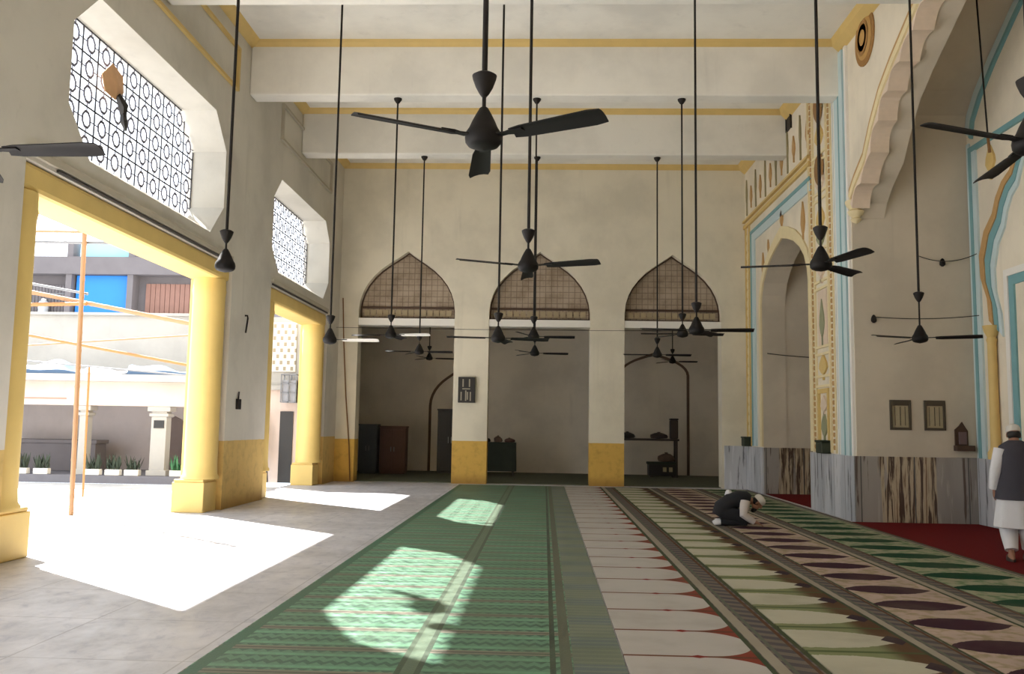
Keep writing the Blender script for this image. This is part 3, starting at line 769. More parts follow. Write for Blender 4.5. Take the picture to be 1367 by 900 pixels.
MB().box(-.07, .05, -.1, -.05, .12, .34).build('niche_box', simple('dull_mauve', (112, 92, 92), .8), t)
# little dark boxes at the foot of the ornament
for (x, y, z), lb in (((XR-.14, 17.75, 1.18), 'small dark green box on the marble ledge of the ornamented pier'), ((XR-.14, 24.4, 1.18), 'small dark green box on the marble ledge by the back wall corner')):
    t = thing('small_box', lb, 'box', (x, y, z+.001))
    MB().box(-.08, .13, -.18, .18, 0, .22).build('box_body', simple('bottle_green', (40, 48, 34), .6), t, bevel=.02)
    MB().box(-.095, .13, -.195, .195, .22, .26).build('box_lid', simple('dark_green', (34, 44, 30), .6), t, bevel=.01)
for (y, z, h), lb in (((16.95, 3.35, .34), 'small dark hook with hanging strap, upper mark on the grey pier'), ((16.75, 1.85, .34), 'dark switch box with cable stub, lower mark on the grey pier')):
    t = thing('wall_hook' if z > 3 else 'switch_box', lb, 'hook' if z > 3 else 'switch', (XL+.001, y, z))
    if z > 3: MB().tube([(.0, 0, h), (.05, 0, h), (.06, 0, h-.05), (.03, 0, 0)], .018, 6).build('hook_strap', MT['fan2'], t)
    else:
        MB().box(0, .05, -.09, .09, 0, .2).build('case', MT['fan2'], t, bevel=.008); MB().tube([(.02, 0, .2), (.02, .02, .34)], .015, 6).build('cable_stub', MT['wire'], t)
# ------------------------------------------------------------------ things in the room behind the arches
MT['darkwood'] = simple('dark_wood', (62, 50, 46), .6, .25, 6)
MT['redwood'] = simple('red_brown_wood', (96, 66, 56), .6, .25, 6)
MT['slate'] = simple('slate_paint', (72, 78, 86), .6, .2, 6)
MT['cloth_d'] = simple('dark_green_cloth', (50, 56, 48), .9, .3, 7)
MT['bundle'] = simple('brown_cloth', (104, 84, 70), .9, .3, 9)
def cabinet(x, y, w, d, h, mat, label, doors=2):
    t = thing('cupboard', label, 'cupboard', (x, y, .0185))
    MB().box(-w/2, w/2, 0, d, .06, h).box(-w/2-.02, w/2+.02, -.03, d, h, h+.05).box(-w/2+.03, w/2-.03, .03, d-.03, 0, .06).build('body', mat, t, bevel=.01)
    dw = w/doors
    for i in range(doors):
        x0 = -w/2+i*dw
        dd = MB().box(x0+.015, x0+dw-.015, -.02, -.001, .1, h-.04).box(x0+.08, x0+dw-.08, -.03, -.02, .2, h*.5).box(x0+.08, x0+dw-.08, -.03, -.02, h*.55, h-.12).build('door', mat, t, bevel=.006)
        MB().box(x0+(dw-.06 if i == 0 else .04), x0+(dw-.04 if i == 0 else .06), -.055, -.021, h*.48, h*.58).build('handle', MT['steel'], dd)
cabinet(-5.72, 28.6, .6, .5, 1.55, MT['slate'], 'dark slate cupboard in the back room, first behind the courtyard side arch')
cabinet(-4.92, 28.7, .85, .5, 1.5, MT['redwood'], 'red brown wooden cupboard in the back room, beside the slate one')
cabinet(-3.15, 29.6, .85, .5, 2.1, MT['black'], 'tall black cupboard in the back room under the arched wall moulding')
# arch moulding on the rear wall of that room
for k, (a, b, z0, z1) in enumerate(((-4.0, -2.2, 2.3, 3.5), (2.7, 5.0, 3.5, 4.2))):
    i = arch_outline(a, b, z0, z1); o = arch_outline(a-.09, b+.09, z0, z1+.1)
    MB().strip(i, o, lambda p: (p[0], 31.15, p[1]), lambda p: (p[0], 31.2, p[1])).build('trim_%d' % (80+k), MT['bundle'], **ST)
t = thing('draped_table', 'table under a dark green cloth in the back room, behind the middle arch', 'table', (-1.55, 29.0, .0185))
MB().box(-.62, .62, -.35, .35, 1.02, 1.06).build('tabletop', MT['darkwood'], t)
m = MB(); ring = []
for j in range(48):
    a = j/48; px, py = [(-.64+1.28*a*4, -.37), (.64, -.37+.74*(a*4-1)), (.64-1.28*(a*4-2), .37), (-.64, .37-.74*(a*4-3))][min(3, int(a*4))]
    ring.append((px, py))
m.rings([[(x*(1+k*.02*(1+sin(i*1.3))), y*(1+k*.04*(1+cos(i*1.7))), z) for i, (x, y) in enumerate(ring)] for k, z in ((0, 1.075), (0, 1.06), (.5, .7), (1, .15))], capb=False)
m.build('cloth', MT['cloth_d'], t, smooth=True)
for sx in (-1, 1):
    for sy in (-1, 1): MB().box(sx*.55-.03, sx*.55+.03, sy*.3-.03, sy*.3+.03, 0, 1.02).build('leg', MT['darkwood'], t)
def bundle(x, y, z, r, h, mat, label, sq=1.):
    t = MB(); n = 14
    t.lathe([(.001, 0), (r*.9, .01), (r, h*.3), (r*.92, h*.65), (r*.5, h*.9), (r*.16, h), (r*.22, h*1.1), (.001, h*1.12)], n=n, sx=sq)
    for v in t.bm.verts: v.co += Vector((sin(v.co.z*30+v.co.y*21)*.012, cos(v.co.x*25)*.012, 0))
    o = t.build('cloth_bundle', mat, smooth=True); o.location = (x, y, z)
    tag(o, label, 'bundle'); return o
bundle(-1.95, 28.95, 1.095, .17, .17, MT['black'], 'dark cloth bundle at the courtyard end of the green draped table', 1.2)
bundle(-1.5, 29.0, 1.095, .14, .2, MT['bundle'], 'brown cloth bundle in the middle of the green draped table')
bundle(-1.12, 28.95, 1.095, .15, .14, MT['redwood'], 'flat red brown bundle at the far end of the green draped table', 1.2)
t = thing('long_table', 'long narrow table against the rear wall behind the arch nearest the trimmed wall', 'table', (3.55, 29.6, .0185))
MB().box(-1.0, .95, 0, .6, 1.2, 1.27).build('tabletop', MT['darkwood'], t, bevel=.01)
for sx in (-.92, .87):
    for sy in (.05, .52): MB().box(sx-.03, sx+.03, sy-.03, sy+.03, 0, 1.2).build('leg', MT['darkwood'], t)
bundle(2.8, 29.85, 1.29, .2, .2, MT['black'], 'dark cloth bundle on the long narrow table, end by the yellow pier', 1.3)
bundle(3.86, 29.9, 1.29, .2, .2, MT['darkwood'], 'low dark bundle beside the upright case on the long narrow table', 1.5)
t = thing('upright_case', 'tall dark case standing upright on the long narrow table', 'case', (4.36, 29.9, 1.29))
MB().box(-.13, .13, -.15, .15, 0, .62).build('case_body', MT['darkwood'], t, bevel=.03); MB().box(-.14, .14, -.16, .16, .62, .68).build('case_lid', MT['black'], t, bevel=.02)
t = thing('storage_chest', 'dark chest with two pale labels under the long narrow table', 'chest', (4.0, 29.65, .0185))
MB().box(-.5, .42, 0, .5, .05, .42).build('chest_body', MT['black'], t, bevel=.01)
MB().box(-.53, .45, -.02, .52, .42, .5).build('chest_lid', MT['cloth_d'], t, bevel=.01)
for x in (.02, .22): MB().box(x-.06, x+.06, -.012, -.001, .18, .33).build('paper_tag', MT['paper'], t)
for x in (-.4, .34): MB().box(x-.05, x+.05, .05, .45, 0, .05).build('foot', MT['darkwood'], t)
bundle(4.1, 29.9, .525, .22, .28, MT['bundle'], 'brown bundle on the dark chest under the long narrow table', 1.3)

# ------------------------------------------------------------------ courtyard: arcade, scaffold, buildings behind
MT['arc'] = plaster('arcade_plaster', (196, 184, 176)); MT['arcw'] = plaster('arcade_white', (172, 168, 162))
MT['arcb'] = plaster('arcade_back_wall', (190, 180, 178)); MT['pinkw'] = plaster('rose_plaster', (206, 186, 174))
MT['stone_d'] = simple('grey_step_stone', (112, 110, 116), .8, .2, 5)
MT['conc'] = simple('dark_concrete', (112, 106, 108), .9, .25, 1.5)
MT['bluep'] = simple('bright_blue_sheet', (30, 122, 214), .5, .1, 2)
MT['tank'] = simple('pale_blue_tank', (150, 204, 226), .5, .1, 2)
t = thing('courtyard_arcade', 'low white pillared arcade across the sunny courtyard, seen through the nearest doorway', 'building', (-18, 22.5, 0), kind='thing')
AX = -18
MB().box(-14, 9.2, -.25, 3.0, 0, .2).build('plinth', MT['stone_d'], t)
MB().box(-14, 9.2, 2.8, 3.0, .2, 2.7).build('rear_wall', MT['arcb'], t)
MB().box(-14, 9.2, -.05, .35, 1.98, 2.6).build('front_beam', MT['pinkw'], t)
MB().box(-14, 9.2, -.35, 3.0, 2.6, 2.78).build('roof_slab', MT['arcw'], t)
for x in (-11.9, -8.5, -5.6, -2.9, 6.05, 8.05):
    w = .2 if x > 7 else .1
    p = MB().box(x-w, x+w, 0, .3, .2, 1.98).box(x-w-.06, x+w+.06, -.04, .34, .2, .34).box(x-w-.05, x+w+.05, -.03, .34, 1.72, 1.8).box(x-w-.1, x+w+.1, -.045, .34, 1.85, 1.975).build('pillar', MT['arcw'], t, bevel=.01)
    if x > 7: MB().box(x-.12, x+.14, -.03, -.001, 1.42, 1.62).build('plaque', MT['black'], p)
MB().box(3.0, 5.6, -.06, -.051, 2.13, 2.17).build('painted_line', simple('faded_red_paint', (190, 130, 116), .8), t)
o_ = arch_outline(6.85, 7.75, 1.3, 1.75, .2); i_ = arch_outline(6.95, 7.65, 1.3, 1.65, .2)
MB().prism(o_, lambda p: (p[0], 2.76, p[1]), lambda p: (p[0], 2.8, p[1])).build('doorway', simple('brown_grey_door', (116, 102, 98), .8, .2, 5), t)
tag(MB().box(-30, -8.9, 25.9, 26.2, 0, 4.75).box(-30, -8.9, 25.8, 26.25, 4.75, 4.83).build('parapet_wall', MT['arcw']), 'long white parapet wall rising behind the arcade roof', 'wall', kind='thing')
# low grey bench wall under the arcade and white planters on its step
tag(MB().box(-15.2, -12.35, 24.0, 24.6, .202, .95).box(-15.25, -12.3, 23.95, 24.65, .95, 1.05).build('stone_bench', MT['conc'], bevel=.01), 'low dark grey bench wall under the arcade, behind three white planters', 'bench', kind='thing')
random.seed(11)
MT['leaf'] = simple('dark_foliage', (62, 72, 58), .8, .3, 14)
for k, x in enumerate((-14.0, -13.45, -12.9, -11.55, -11.03, -10.53, -9.35)):
    lb = ['white low planter with dark plant on the arcade step, farthest from the yellow pier', 'white low planter on the arcade step, middle of the three before the bench wall', 'white low planter on the arcade step, close behind the scaffold pole',
          'white low planter on the arcade step, first past the slim pillar', 'white low planter on the arcade step, midway between the slim and the broad pillar', 'white low planter on the arcade step before the arched door', 'white low planter with green plant on the arcade step beside the broad pillar'][k]
    p = thing('planter', lb, 'planter', (x, 22.42, .2005))
    MB().box(-.19, .19, -.09, .09, 0, .15).build('trough', MT['white'], p, bevel=.015)
    m = MB()
    for i in range(34):
        a = random.uniform(0, 2*pi); r = random.uniform(0, .12); h = random.uniform(.1, .42)
        b = Vector((random.uniform(-.16, .16), random.uniform(-.05, .05), .14)); d = Vector((cos(a)*.12, sin(a)*.07, h)); s = Vector((-sin(a), cos(a), 0))*.03
        q = b+d*.55
        m.rings([[b-s*.3, b+s*.3, b+Vector((0, .006, .006))], [q-s, q+s, q+Vector((0, .01, .01))], [b+d-s*.1, b+d+s*.1, b+d+Vector((0, .005, .005))]])
    m.build('plant', MT['leaf'] if k < 6 else simple('fresh_foliage', (70, 120, 80), .8, .3, 14), p)
# crumpled sheets on the arcade roof
def sheet(x0, x1, y0, y1, z, amp, mat, label, seed):
    m = MB(); nx, ny = 26, 8
    V = [[None]*(ny+1) for _ in range(nx+1)]; rnd = random.Random(seed)
    ph = [rnd.uniform(0, 6) for _ in range(6)]
    top, bot = [], []
    for i in range(nx+1):
        for j in range(ny+1):
            x, y = x0+(x1-x0)*i/nx, y0+(y1-y0)*j/ny
            h = amp*(.55+.25*sin(x*2.3+ph[0])+.2*sin(x*5.1+y*3+ph[1])+.18*sin(y*5+ph[2])) * min(1, 3*min(j/ny+.12, 1.1-j/ny))
            V[i][j] = (m.bm.verts.new((x+.05*sin(y*7+ph[3]), y, z+.03+max(h, 0))), m.bm.verts.new((x+.05*sin(y*7+ph[3]), y, z+.001)))
    for i in range(nx):
        for j in range(ny):
            for k in (0, 1): m.bm.faces.new([V[a][b][k] for a, b in ((i, j), (i+1, j), (i+1, j+1), (i, j+1))])
    for i in range(nx):
        for j in (0, ny): m.bm.faces.new((V[i][j][0], V[i+1][j][0], V[i+1][j][1], V[i][j][1]))
    for j in range(ny):
        for i in (0, nx): m.bm.faces.new((V[i][j][0], V[i][j+1][0], V[i][j+1][1], V[i][j][1]))
    o = m.build('tarpaulin', mat, smooth=True); tag(o, label, 'tarpaulin')
MT['tarp'] = simple('grey_blue_tarp', (70, 94, 122), .6, .3, 2.5); MT['tarpw'] = simple('white_tarp', (170, 172, 176), .7, .12, 2.5)
sheet(-14.6, -12.2, 22.4, 23.6, 2.78, .36, MT['tarp'], 'blue grey crumpled tarpaulin on the arcade roof, beyond the scaffold pole', 1)
sheet(-12.1, -10.9, 22.3, 23.4, 2.78, .26, MT['tarpw'], 'white crumpled sheet on the arcade roof between two blue grey tarpaulins', 2)
sheet(-10.8, -8.9, 22.4, 23.6, 2.78, .34, MT['tarp'], 'blue grey crumpled tarpaulin on the arcade roof, towards the yellow column', 3)
# scaffold
MT['bamboo'] = simple('bamboo', (156, 118, 84), .6, .15, 5); MT['bamboo2'] = simple('orange_bamboo', (164, 108, 60), .6, .15, 5)
def pole(a, b, r, mat, label, cat='pole'):
    t = MB(); A, B = Vector(a), Vector(b); n = 16; pts, rr = [], []
    for i in range(n+1):
        f = i/n
        for df, k in ((-.008, 1), (0, 1.12), (.008, 1)):
            g = min(1, max(0, f+df)); 
            if pts and (A.lerp(B, g)-pts[-1]).length < 1e-4: continue
            pts.append(A.lerp(B, g)); rr.append(r*k)
    o = t.tube(pts, rr, 10).build('bamboo_pole', mat, smooth=True)
    return tag(o, label, cat)
pole((-7.94, 14.76, 0), (-8.03, 14.76, 4.95), .04, MT['bamboo'], 'upright bamboo scaffold pole in the courtyard just outside the nearest doorway')
pole((-9.62, 18.3, 0), (-9.66, 18.3, 2.75), .022, MT['bamboo2'], 'short orange upright bamboo behind the taller scaffold pole')
pole((-12.6, 14.685, 4.86), (-7.9, 14.685, 4.84), .022, MT['bamboo'], 'topmost level bamboo of the scaffold, ending at the upright pole')
pole((-12.6, 14.83, 4.70), (-7.0, 14.83, 4.68), .028, MT['steel'], 'grey level bar crossing the upright pole just under the topmost bamboo', 'bar')
pole((-13.0, 14.85, 4.62), (-7.95, 14.85, 3.78), .022, MT['steel'], 'thin grey brace sloping down to the upright scaffold pole', 'bar')
pole((-12.4, 18.0, 4.55), (-7.3, 18.0, 3.62), .045, MT['bamboo'], 'thick pale bamboo sloping across in front of the blue panel')
pole((-12.4, 17.9, 3.95), (-9.6, 17.9, 4.02), .04, MT['bamboo2'], 'orange level bamboo lashed to the thick sloping bamboo')
pole((-12.4, 18.1, 3.62), (-7.3, 18.1, 2.75), .03, MT['bamboo2'], 'thin orange bamboo sloping in front of the white parapet')
pole((-12.6, 18.3, 3.05), (-7.2, 18.3, 3.45), .018, MT['bamboo'], 'thin pale bamboo rising gently in front of the white parapet')
pole((-12.6, 18.15, 2.95), (-7.3, 18.15, 2.55), .016, MT['steel'], 'thinnest grey rod of the scaffold, lowest above the arcade roof', 'bar')
# building at the end of the farther doorway
t = thing('side_building', 'pale building with lattice upper wall seen through the farther doorway', 'building', (-8.0, 23.75, 0), kind='thing')
MB().box(-.78, 1.35, 0, .3, 0, 2.5).build('lower_wall', MT['pinkw'], t)
MB().box(-.78, 1.35, -.12, .3, 2.5, 2.62).build('ledge', MT['arcw'], t)
MB().box(-.78, 1.35, 0.02, .3, 2.62, 4.5).build('upper_wall', MT['arcw'], t)
def lattice_mat():
    g = G('brick_lattice')
    x, z = g.axis(0), g.axis(2)
    r = g.ma('FLOOR', g.ma('MULTIPLY', z, 6.))
    fx = g.ma('FRACT', g.ma('ADD', g.ma('MULTIPLY', x, 5.), g.ma('MULTIPLY', r, .5)))
    fz = g.ma('FRACT', g.ma('MULTIPLY', z, 6.))
    j = g.ma('MULTIPLY', g.ma('LESS_THAN', g.ma('ABSOLUTE', g.ma('SUBTRACT', fx, .5)), .2), g.ma('LESS_THAN', g.ma('ABSOLUTE', g.ma('SUBTRACT', fz, .5)), .32))
    return g.done(g.mix(j, lin((214, 206, 194)), lin((150, 138, 118))), .9)
MB().box(-.6, 1.2, -.02, .019, 3.0, 4.35).build('lattice_panel', lattice_mat(), t)
MB().box(.84, 1.2, -.03, -.001, 0, 1.92).build('doorway', MT['black'], t)
t = thing('metal_cage', 'grey wire cage fixed on the wall above the dark doorway in the farther opening', 'cage', (-6.85, 23.33, 2.15), kind='thing')
m = MB()
for x in (-.2, 0, .2):
    for y in (0, .26): m.box(x-.015, x+.015, y-.01, y+.01, 0, .75)
for z in (0, .25, .5, .74): m.box(-.2, .2, -.01, .01, z, z+.025).box(-.2, .2, .25, .27, z, z+.025).box(-.21, -.19, 0, .26, z, z+.025).box(.19, .21, 0, .26, z, z+.025)
m.build('cage_bars', MT['steel'], t); MB().box(-.19, .19, .05, .25, .03, .6).build('cage_box', simple('grey_box', (150, 150, 156), .6), t)
MB().box(-.05, .05, .271, .419, .22, .32).build('bracket', MT['steel'], t)
o = MB().box(-.11, .11, -.025, .025, 0, 2.05).build('leaning_plank', MT['darkwood'], bevel=.006); o.matrix_world = Matrix.Translation((-7.45, 23.15, .006)) @ Matrix.Rotation(radians(-13), 4, 'Y').inverted() @ Matrix.Rotation(radians(-14), 4, 'X')
o.matrix_world = Matrix.Translation((-7.36, 23.2, .03)) @ Matrix.Rotation(radians(-9), 4, 'Y') @ Matrix.Rotation(radians(-13), 4, 'X')
tag(o, 'dark plank leaning on the rose wall seen through the farther doorway', 'plank')
# town building behind
t = thing('town_building', 'grey town building with bright blue sheet panel and brown shutters behind the courtyard', 'building', (-18, 34, 0), kind='thing')
MB().box(-9, 6, .6, 6, 0, 7.4).build('wall', MT['conc'], t)
MB().box(-9, 6, 0, 6.2, 7.4, 8.1).build('roof_slab', MT['conc'], t)
MB().box(-9, 6, .0, .6, 5.1, 5.7).build('balcony_floor', MT['conc'], t)
MB().box(-.85, 1.35, .3, .45, 5.7, 7.38).build('blue_panel', MT['bluep'], t)
for x in (-1.05, 1.45): MB().box(x-.12, x+.12, .05, .6, 5.7, 8.75).build('post', MT['conc'], t)
MB().box(-.8, 1.25, .35, 1.8, 8.1, 8.72).build('rooftop_tank', MT['tank'], t, bevel=.05)
def shutter(x0, x1, z0, z1, mat):
    m = MB(); n = 12
    for i in range(n):
        a = x0+(x1-x0)*i/n; m.box(a+.01, a+(x1-x0)/n-.01, .5, .58, z0, z1)
    m.build('shutter', mat, t)
MT['shut'] = simple('brown_shutter', (140, 104, 92), .8, .2, 4)
shutter(1.9, 4.3, 5.7, 7.1, MT['shut']); shutter(-5.0, -3.2, 5.7, 7.1, simple('dark_red_shutter', (110, 66, 66), .8, .2, 4))
shutter(-2.9, -1.3, 5.7, 7.0, MT['conc'])
MB().tube([(-9, .1, 6.6), (-1.2, .1, 6.6)], .03, 6).build('rail', MT['steel'], t)
t = thing('water_drum', 'white plastic drum standing on the balcony of the grey town building', 'drum', (-20.1, 34.22, 5.702), kind='thing'); t.scale = (.72, .72, .9)
MB().lathe([(.001, 0), (.26, 0), (.28, .05), (.26, .3), (.28, .34), (.26, .6), (.2, .68), (.12, .7)], n=20).build('drum_body', MT['tarpw'], t, smooth=True)
MB().lathe([(.13, .7), (.13, .78), (.001, .8)], n=16).build('drum_lid', MT['white'], t, smooth=True)
# ------------------------------------------------------------------ people
MT['skin'] = simple('skin', (150, 106, 82), .6, .1, 9); MT['kwhite'] = simple('white_cotton', (214, 212, 214), .9, .08, 7)
MT['vest'] = simple('charcoal_cloth', (62, 60, 68), .9, .15, 9); MT['vestb'] = simple('black_cloth', (28, 28, 32), .9, .2, 9)
MT['hair'] = simple('black_hair', (26, 22, 20), .7, .3, 20); MT['capm'] = simple('white_knit_cap', (206, 200, 190), .95, .12, 40)
MT['leather'] = simple('brown_leather', (58, 40, 32), .6, .2, 9)
def fuse(m, name, mat, parent, voxel=.007, smooth_it=4):
    """fuse overlapping shapes into one continuous skin"""
    o = m.build('tmp', mat)
    r = o.modifiers.new('r', 'REMESH'); r.mode = 'VOXEL'; r.voxel_size = voxel; r.use_smooth_shade = True
    s = o.modifiers.new('s', 'SMOOTH'); s.iterations = smooth_it; s.factor = .5
    dg = bpy.context.evaluated_depsgraph_get()
    me = bpy.data.meshes.new_from_object(o.evaluated_get(dg)); bpy.data.objects.remove(o)
    me.name = name; me.materials.clear()
    q = link(name, me, mat, parent); me.shade_smooth(); return q
def blob(m, c, rx, ry, rz, M=None, n=20, k=14):
    rings = []
    for i in range(k+1):
        a = -pi/2+pi*i/k; a = max(-pi/2+.02, min(pi/2-.02, a))
        ring = []
        for j in range(n):
            v = Vector((rx*cos(a)*cos(2*pi*j/n), ry*cos(a)*sin(2*pi*j/n), rz*sin(a)))
            if M is not None: v = M @ v
            ring.append(v+Vector(c))
        rings.append(ring)
    return m.rings(rings)
def head(m, c, M):
    """head facing local +y, M turns it"""
    def P(x, y, z): return Vector(c)+M @ Vector((x, y, z))
    blob(m, P(0, -.01, .02), .074, .092, .095, M)
    blob(m, P(0, .02, -.045), .058, .066, .075, M)
    m.tube([P(0, .085, .025), P(0, .108, -.018)], [.009, .016], 8)
    m.tube([P(-.028, .082, -.058), P(.028, .082, -.058)], .011, 8)
    for s in (-1, 1):
        blob(m, P(s*.078, -.012, -.01), .012, .02, .032, M, 10, 8)
        blob(m, P(s*.032, .074, .012), .014, .012, .010, M, 10, 8)
        m.tube([P(s*.012, .09, .034), P(s*.05, .074, .036)], .008, 6)
def hand(m, w, d, side, palm):
    """w wrist, d direction of the fingers, side direction of the thumb, palm = palm normal; fingers curl towards it"""
    w, d, side, palm = Vector(w), Vector(d).normalized(), Vector(side).normalized(), Vector(palm).normalized()
    rings = []
    for t_, wd, th in ((0, .026, .02), (.03, .036, .017), (.07, .042, .015), (.09, .04, .012)):
        rings.append([w+d*t_+side*wd*cos(2*pi*j/12)+palm*th*sin(2*pi*j/12) for j in range(12)])
    m.rings(rings)
    for i, (o, L) in enumerate(((.030, .068), (.010, .078), (-.010, .072), (-.029, .056))):
        p0 = w+d*.078+side*o
        p1 = p0+d*L*.45+palm*.006; p2 = p1+(d*.85+palm*.5)*L*.33; p3 = p2+(d*.55+palm*.85)*L*.27
        m.tube([p0, p1, p2, p3], [.0095, .009, .0085, .007], 8)
    p0 = w+d*.022+side*.026
    p1 = p0+(side*.7+d*.6)*.035; p2 = p1+(side*.25+d*.9+palm*.3)*.03; p3 = p2+(d*.9+palm*.4)*.022
    m.tube([p0, p1, p2, p3], [.012, .011, .010, .008], 8)
def ell(m, rows, n=28, fold=0, **kw):
    """loft of horizontal ellipses (cx, cy, z, rx, ry)"""
    R = []
    for cx, cy, z, rx, ry, *f in rows:
        f = f[0] if f else 0
        R.append([(cx+rx*(1+f*sin(7*2*pi*j/n+cx*3))*cos(2*pi*j/n), cy+ry*(1+f*sin(7*2*pi*j/n))*sin(2*pi*j/n), z) for j in range(n)])
    return m.rings(R, **kw)

# --- the standing man, back turned
t = thing('person', 'person standing on the red carpet in charcoal waistcoat and white tunic, back turned, cut by the photo edge', 'person', (6.06, 11.62, .0145), radians(-14))
t['label'] = 'person standing on red carpet, charcoal waistcoat over white tunic, white cap, back turned'
m = MB()
ell(m, [(0, 0, .80, .10, .09), (0, 0, .92, .165, .115), (0, .0, 1.06, .15, .105), (0, .01, 1.25, .165, .115), (0, .01, 1.38, .18, .10), (0, .015, 1.46, .11, .075), (0, .03, 1.52, .06, .06)])
m.tube([(0, .025, 1.46), (0, .05, 1.56)], [.062, .054], 14)
HM = Matrix.Rotation(radians(-18), 3, 'X'); HC = Vector((0, .08, 1.585))
head(m, HC, HM)
hands = []
for s in (-1, 1):
    sh, el, wr = Vector((s*.185, .0, 1.40)), Vector((s*.245, -.03, 1.12)), Vector((s*.255, .05, .885))
    m.tube([sh, sh.lerp(el, .5), el, el.lerp(wr, .35), wr], [.058, .05, .042, .042, .028], 14)
    hand(m, wr-Vector((0, 0, .005)), (0, .12, -1), (0, 1, .1), (-s, .1, 0))
    ky = .10 if s < 0 else -.02
    an = Vector((s*.115, -.10 if s < 0 else .05, .085)); kn = Vector((s*.105, ky*.5+.02, .47))
    m.tube([(s*.085, 0, .90), (s*.095, .01, .72), kn, kn.lerp(an, .35), an], [.088, .078, .056, .054, .036], 14)
    a = an
    ell(m, [(a.x, a.y+.05, .012, .038, .12), (a.x, a.y+.045, .03, .042, .125), (a.x, a.y+.03, .055, .04, .09), (a.x, a.y, .10, .036, .042)])
fuse(m, 'body', MT['skin'], t)
# clothes follow the body
m = MB(); ell(m, [(0, .01, 1.475, .09, .08), (0, .01, 1.44, .165, .105), (0, .01, 1.3, .20, .145), (0, .0, 1.05, .195, .15, .01), (0, 0, .85, .225, .17, .03), (0, -.005, .6, .255, .19, .05), (.0, -.01, .42, .275, .2, .07), (.0, -.01, .41, .265, .19, .07)], capb=False, capa=False)
m.build('tunic', MT['kwhite'], t, smooth=True)
m = MB(); ell(m, [(0, .02, 1.52, .075, .075), (0, .015, 1.49, .13, .095), (0, .01, 1.44, .195, .125), (0, .01, 1.32, .222, .165), (0, .0, 1.1, .222, .172, .008), (0, 0, .9, .245, .19, .012), (0, -.005, .77, .262, .205, .02), (0, -.005, .765, .25, .195, .02)], capb=False, capa=False)
m.build('waistcoat', MT['vest'], t, smooth=True)
for s in (-1, 1):
    sh, el, wr = Vector((s*.17, .0, 1.40)), Vector((s*.25, -.03, 1.12)), Vector((s*.258, .045, .90))
    MB().tube([sh, sh.lerp(el, .5), el, el.lerp(wr, .5), wr], [.085, .078, .07, .066, .062], 18).build('sleeve', MT['kwhite'], t, smooth=True)
    an = Vector((s*.115, -.10 if s < 0 else .05, .14)); kn = Vector((s*.11, .07 if s < 0 else .01, .47))
    MB().tube([(s*.09, 0, .85), kn, kn.lerp(an, .5), an], [.13, .115, .10, .075], 18).build('trouser_leg', MT['kwhite'], t, smooth=True)
    y = -.10 if s < 0 else .05
    m = MB(); ell(m, [(s*.115, y+.05, .0, .046, .135), (s*.115, y+.05, .018, .048, .138), (s*.115, y+.06, .05, .044, .118), (s*.115, y+.07, .075, .036, .075)])
    m.build('shoe', MT['leather'], t, smooth=True)
m = MB(); prof = [(.088, -.005), (.092, .02), (.09, .05), (.08, .078), (.05, .098), (.015, .104)]
m.lathe(prof, n=24, sx=.93, sy=1.14, capa=False) if False else m.rings([[(r*.93*cos(2*pi*j/24), r*1.14*sin(2*pi*j/24), z) for j in range(24)] for r, z in prof], capa=False)
for v in m.bm.verts: v.co = HC+HM @ (v.co+Vector((0, -.012, .035)))
m.build('cap', MT['capm'], t, smooth=True)
m = MB(); blob(m, HC+HM @ Vector((0, -.028, -.005)), .083, .082, .062, HM); m.build('hair', MT['hair'], t, smooth=True)
m = MB(); blob(m, HC+HM @ Vector((0, .062, -.105)), .05, .04, .05, HM); m.build('beard', MT['hair'], t, smooth=True)

# --- the man bowing on his knees, facing the trimmed wall (+x)
t = thing('person', 'person kneeling on the prayer carpet bowed forward, black vest, pale sleeves, white cap', 'person', (3.27, 15.1, .0265), radians(-6))
m = MB()
def tor(pts, rad, wy, n=20):
    q = MB(); q.tube(pts, rad, n)
    for v in q.bm.verts: v.co.y *= wy
    me = bpy.data.meshes.new('x'); q.bm.to_mesh(me); q.bm.free(); return me
def addmesh(m, me): m.bm.from_mesh(me); bpy.data.meshes.remove(me)
spine = [(-.31, 0, .20), (-.25, 0, .27), (-.12, 0, .37), (.03, 0, .425), (.13, 0, .43), (.20, 0, .42)]
addmesh(m, tor(spine, [.06, .115, .11, .115, .10, .055], 1.45))
m.tube([(.15, 0, .42), (.25, 0, .40)], [.06, .054], 14)
HM2 = Matrix.Rotation(radians(-90), 3, 'Z') @ Matrix.Rotation(radians(-52), 3, 'X'); HC2 = Vector((.315, 0, .375))
head(m, HC2, HM2)
for s in (-1, 1):
    m.tube([(-.24, s*.09, .21), (-.05, s*.12, .17), (.12, s*.13, .075)], [.095, .085, .06], 14)
    m.tube([(.12, s*.13, .06), (-.08, s*.12, .06), (-.29, s*.10, .045)], [.055, .056, .036], 14)
    m.tube([(-.28, s*.10, .05), (-.34, s*.10, .04), (-.40, s*.095, .022)], [.036, .042, .022], 12)
    sh, el, wr = Vector((.12, s*.185, .41)), Vector((.06, s*.235, .19)), Vector((.25, s*.20, .07))
    m.tube([sh, sh.lerp(el, .5), el, el.lerp(wr, .4), wr], [.055, .05, .042, .042, .028], 14)
    hand(m, wr, (1, -s*.15, -.28), (0.1, -s, 0), (0, 0, -1))
fuse(m, 'body', MT['skin'], t)
m = MB(); addmesh(m, tor([(-.335, 0, .15), (-.27, 0, .275), (-.13, 0, .385), (.03, 0, .44), (.14, 0, .445), (.19, 0, .43)], [.10, .14, .135, .135, .12, .085], 1.5, 24))
m.build('vest', MT['vestb'], t, smooth=True)
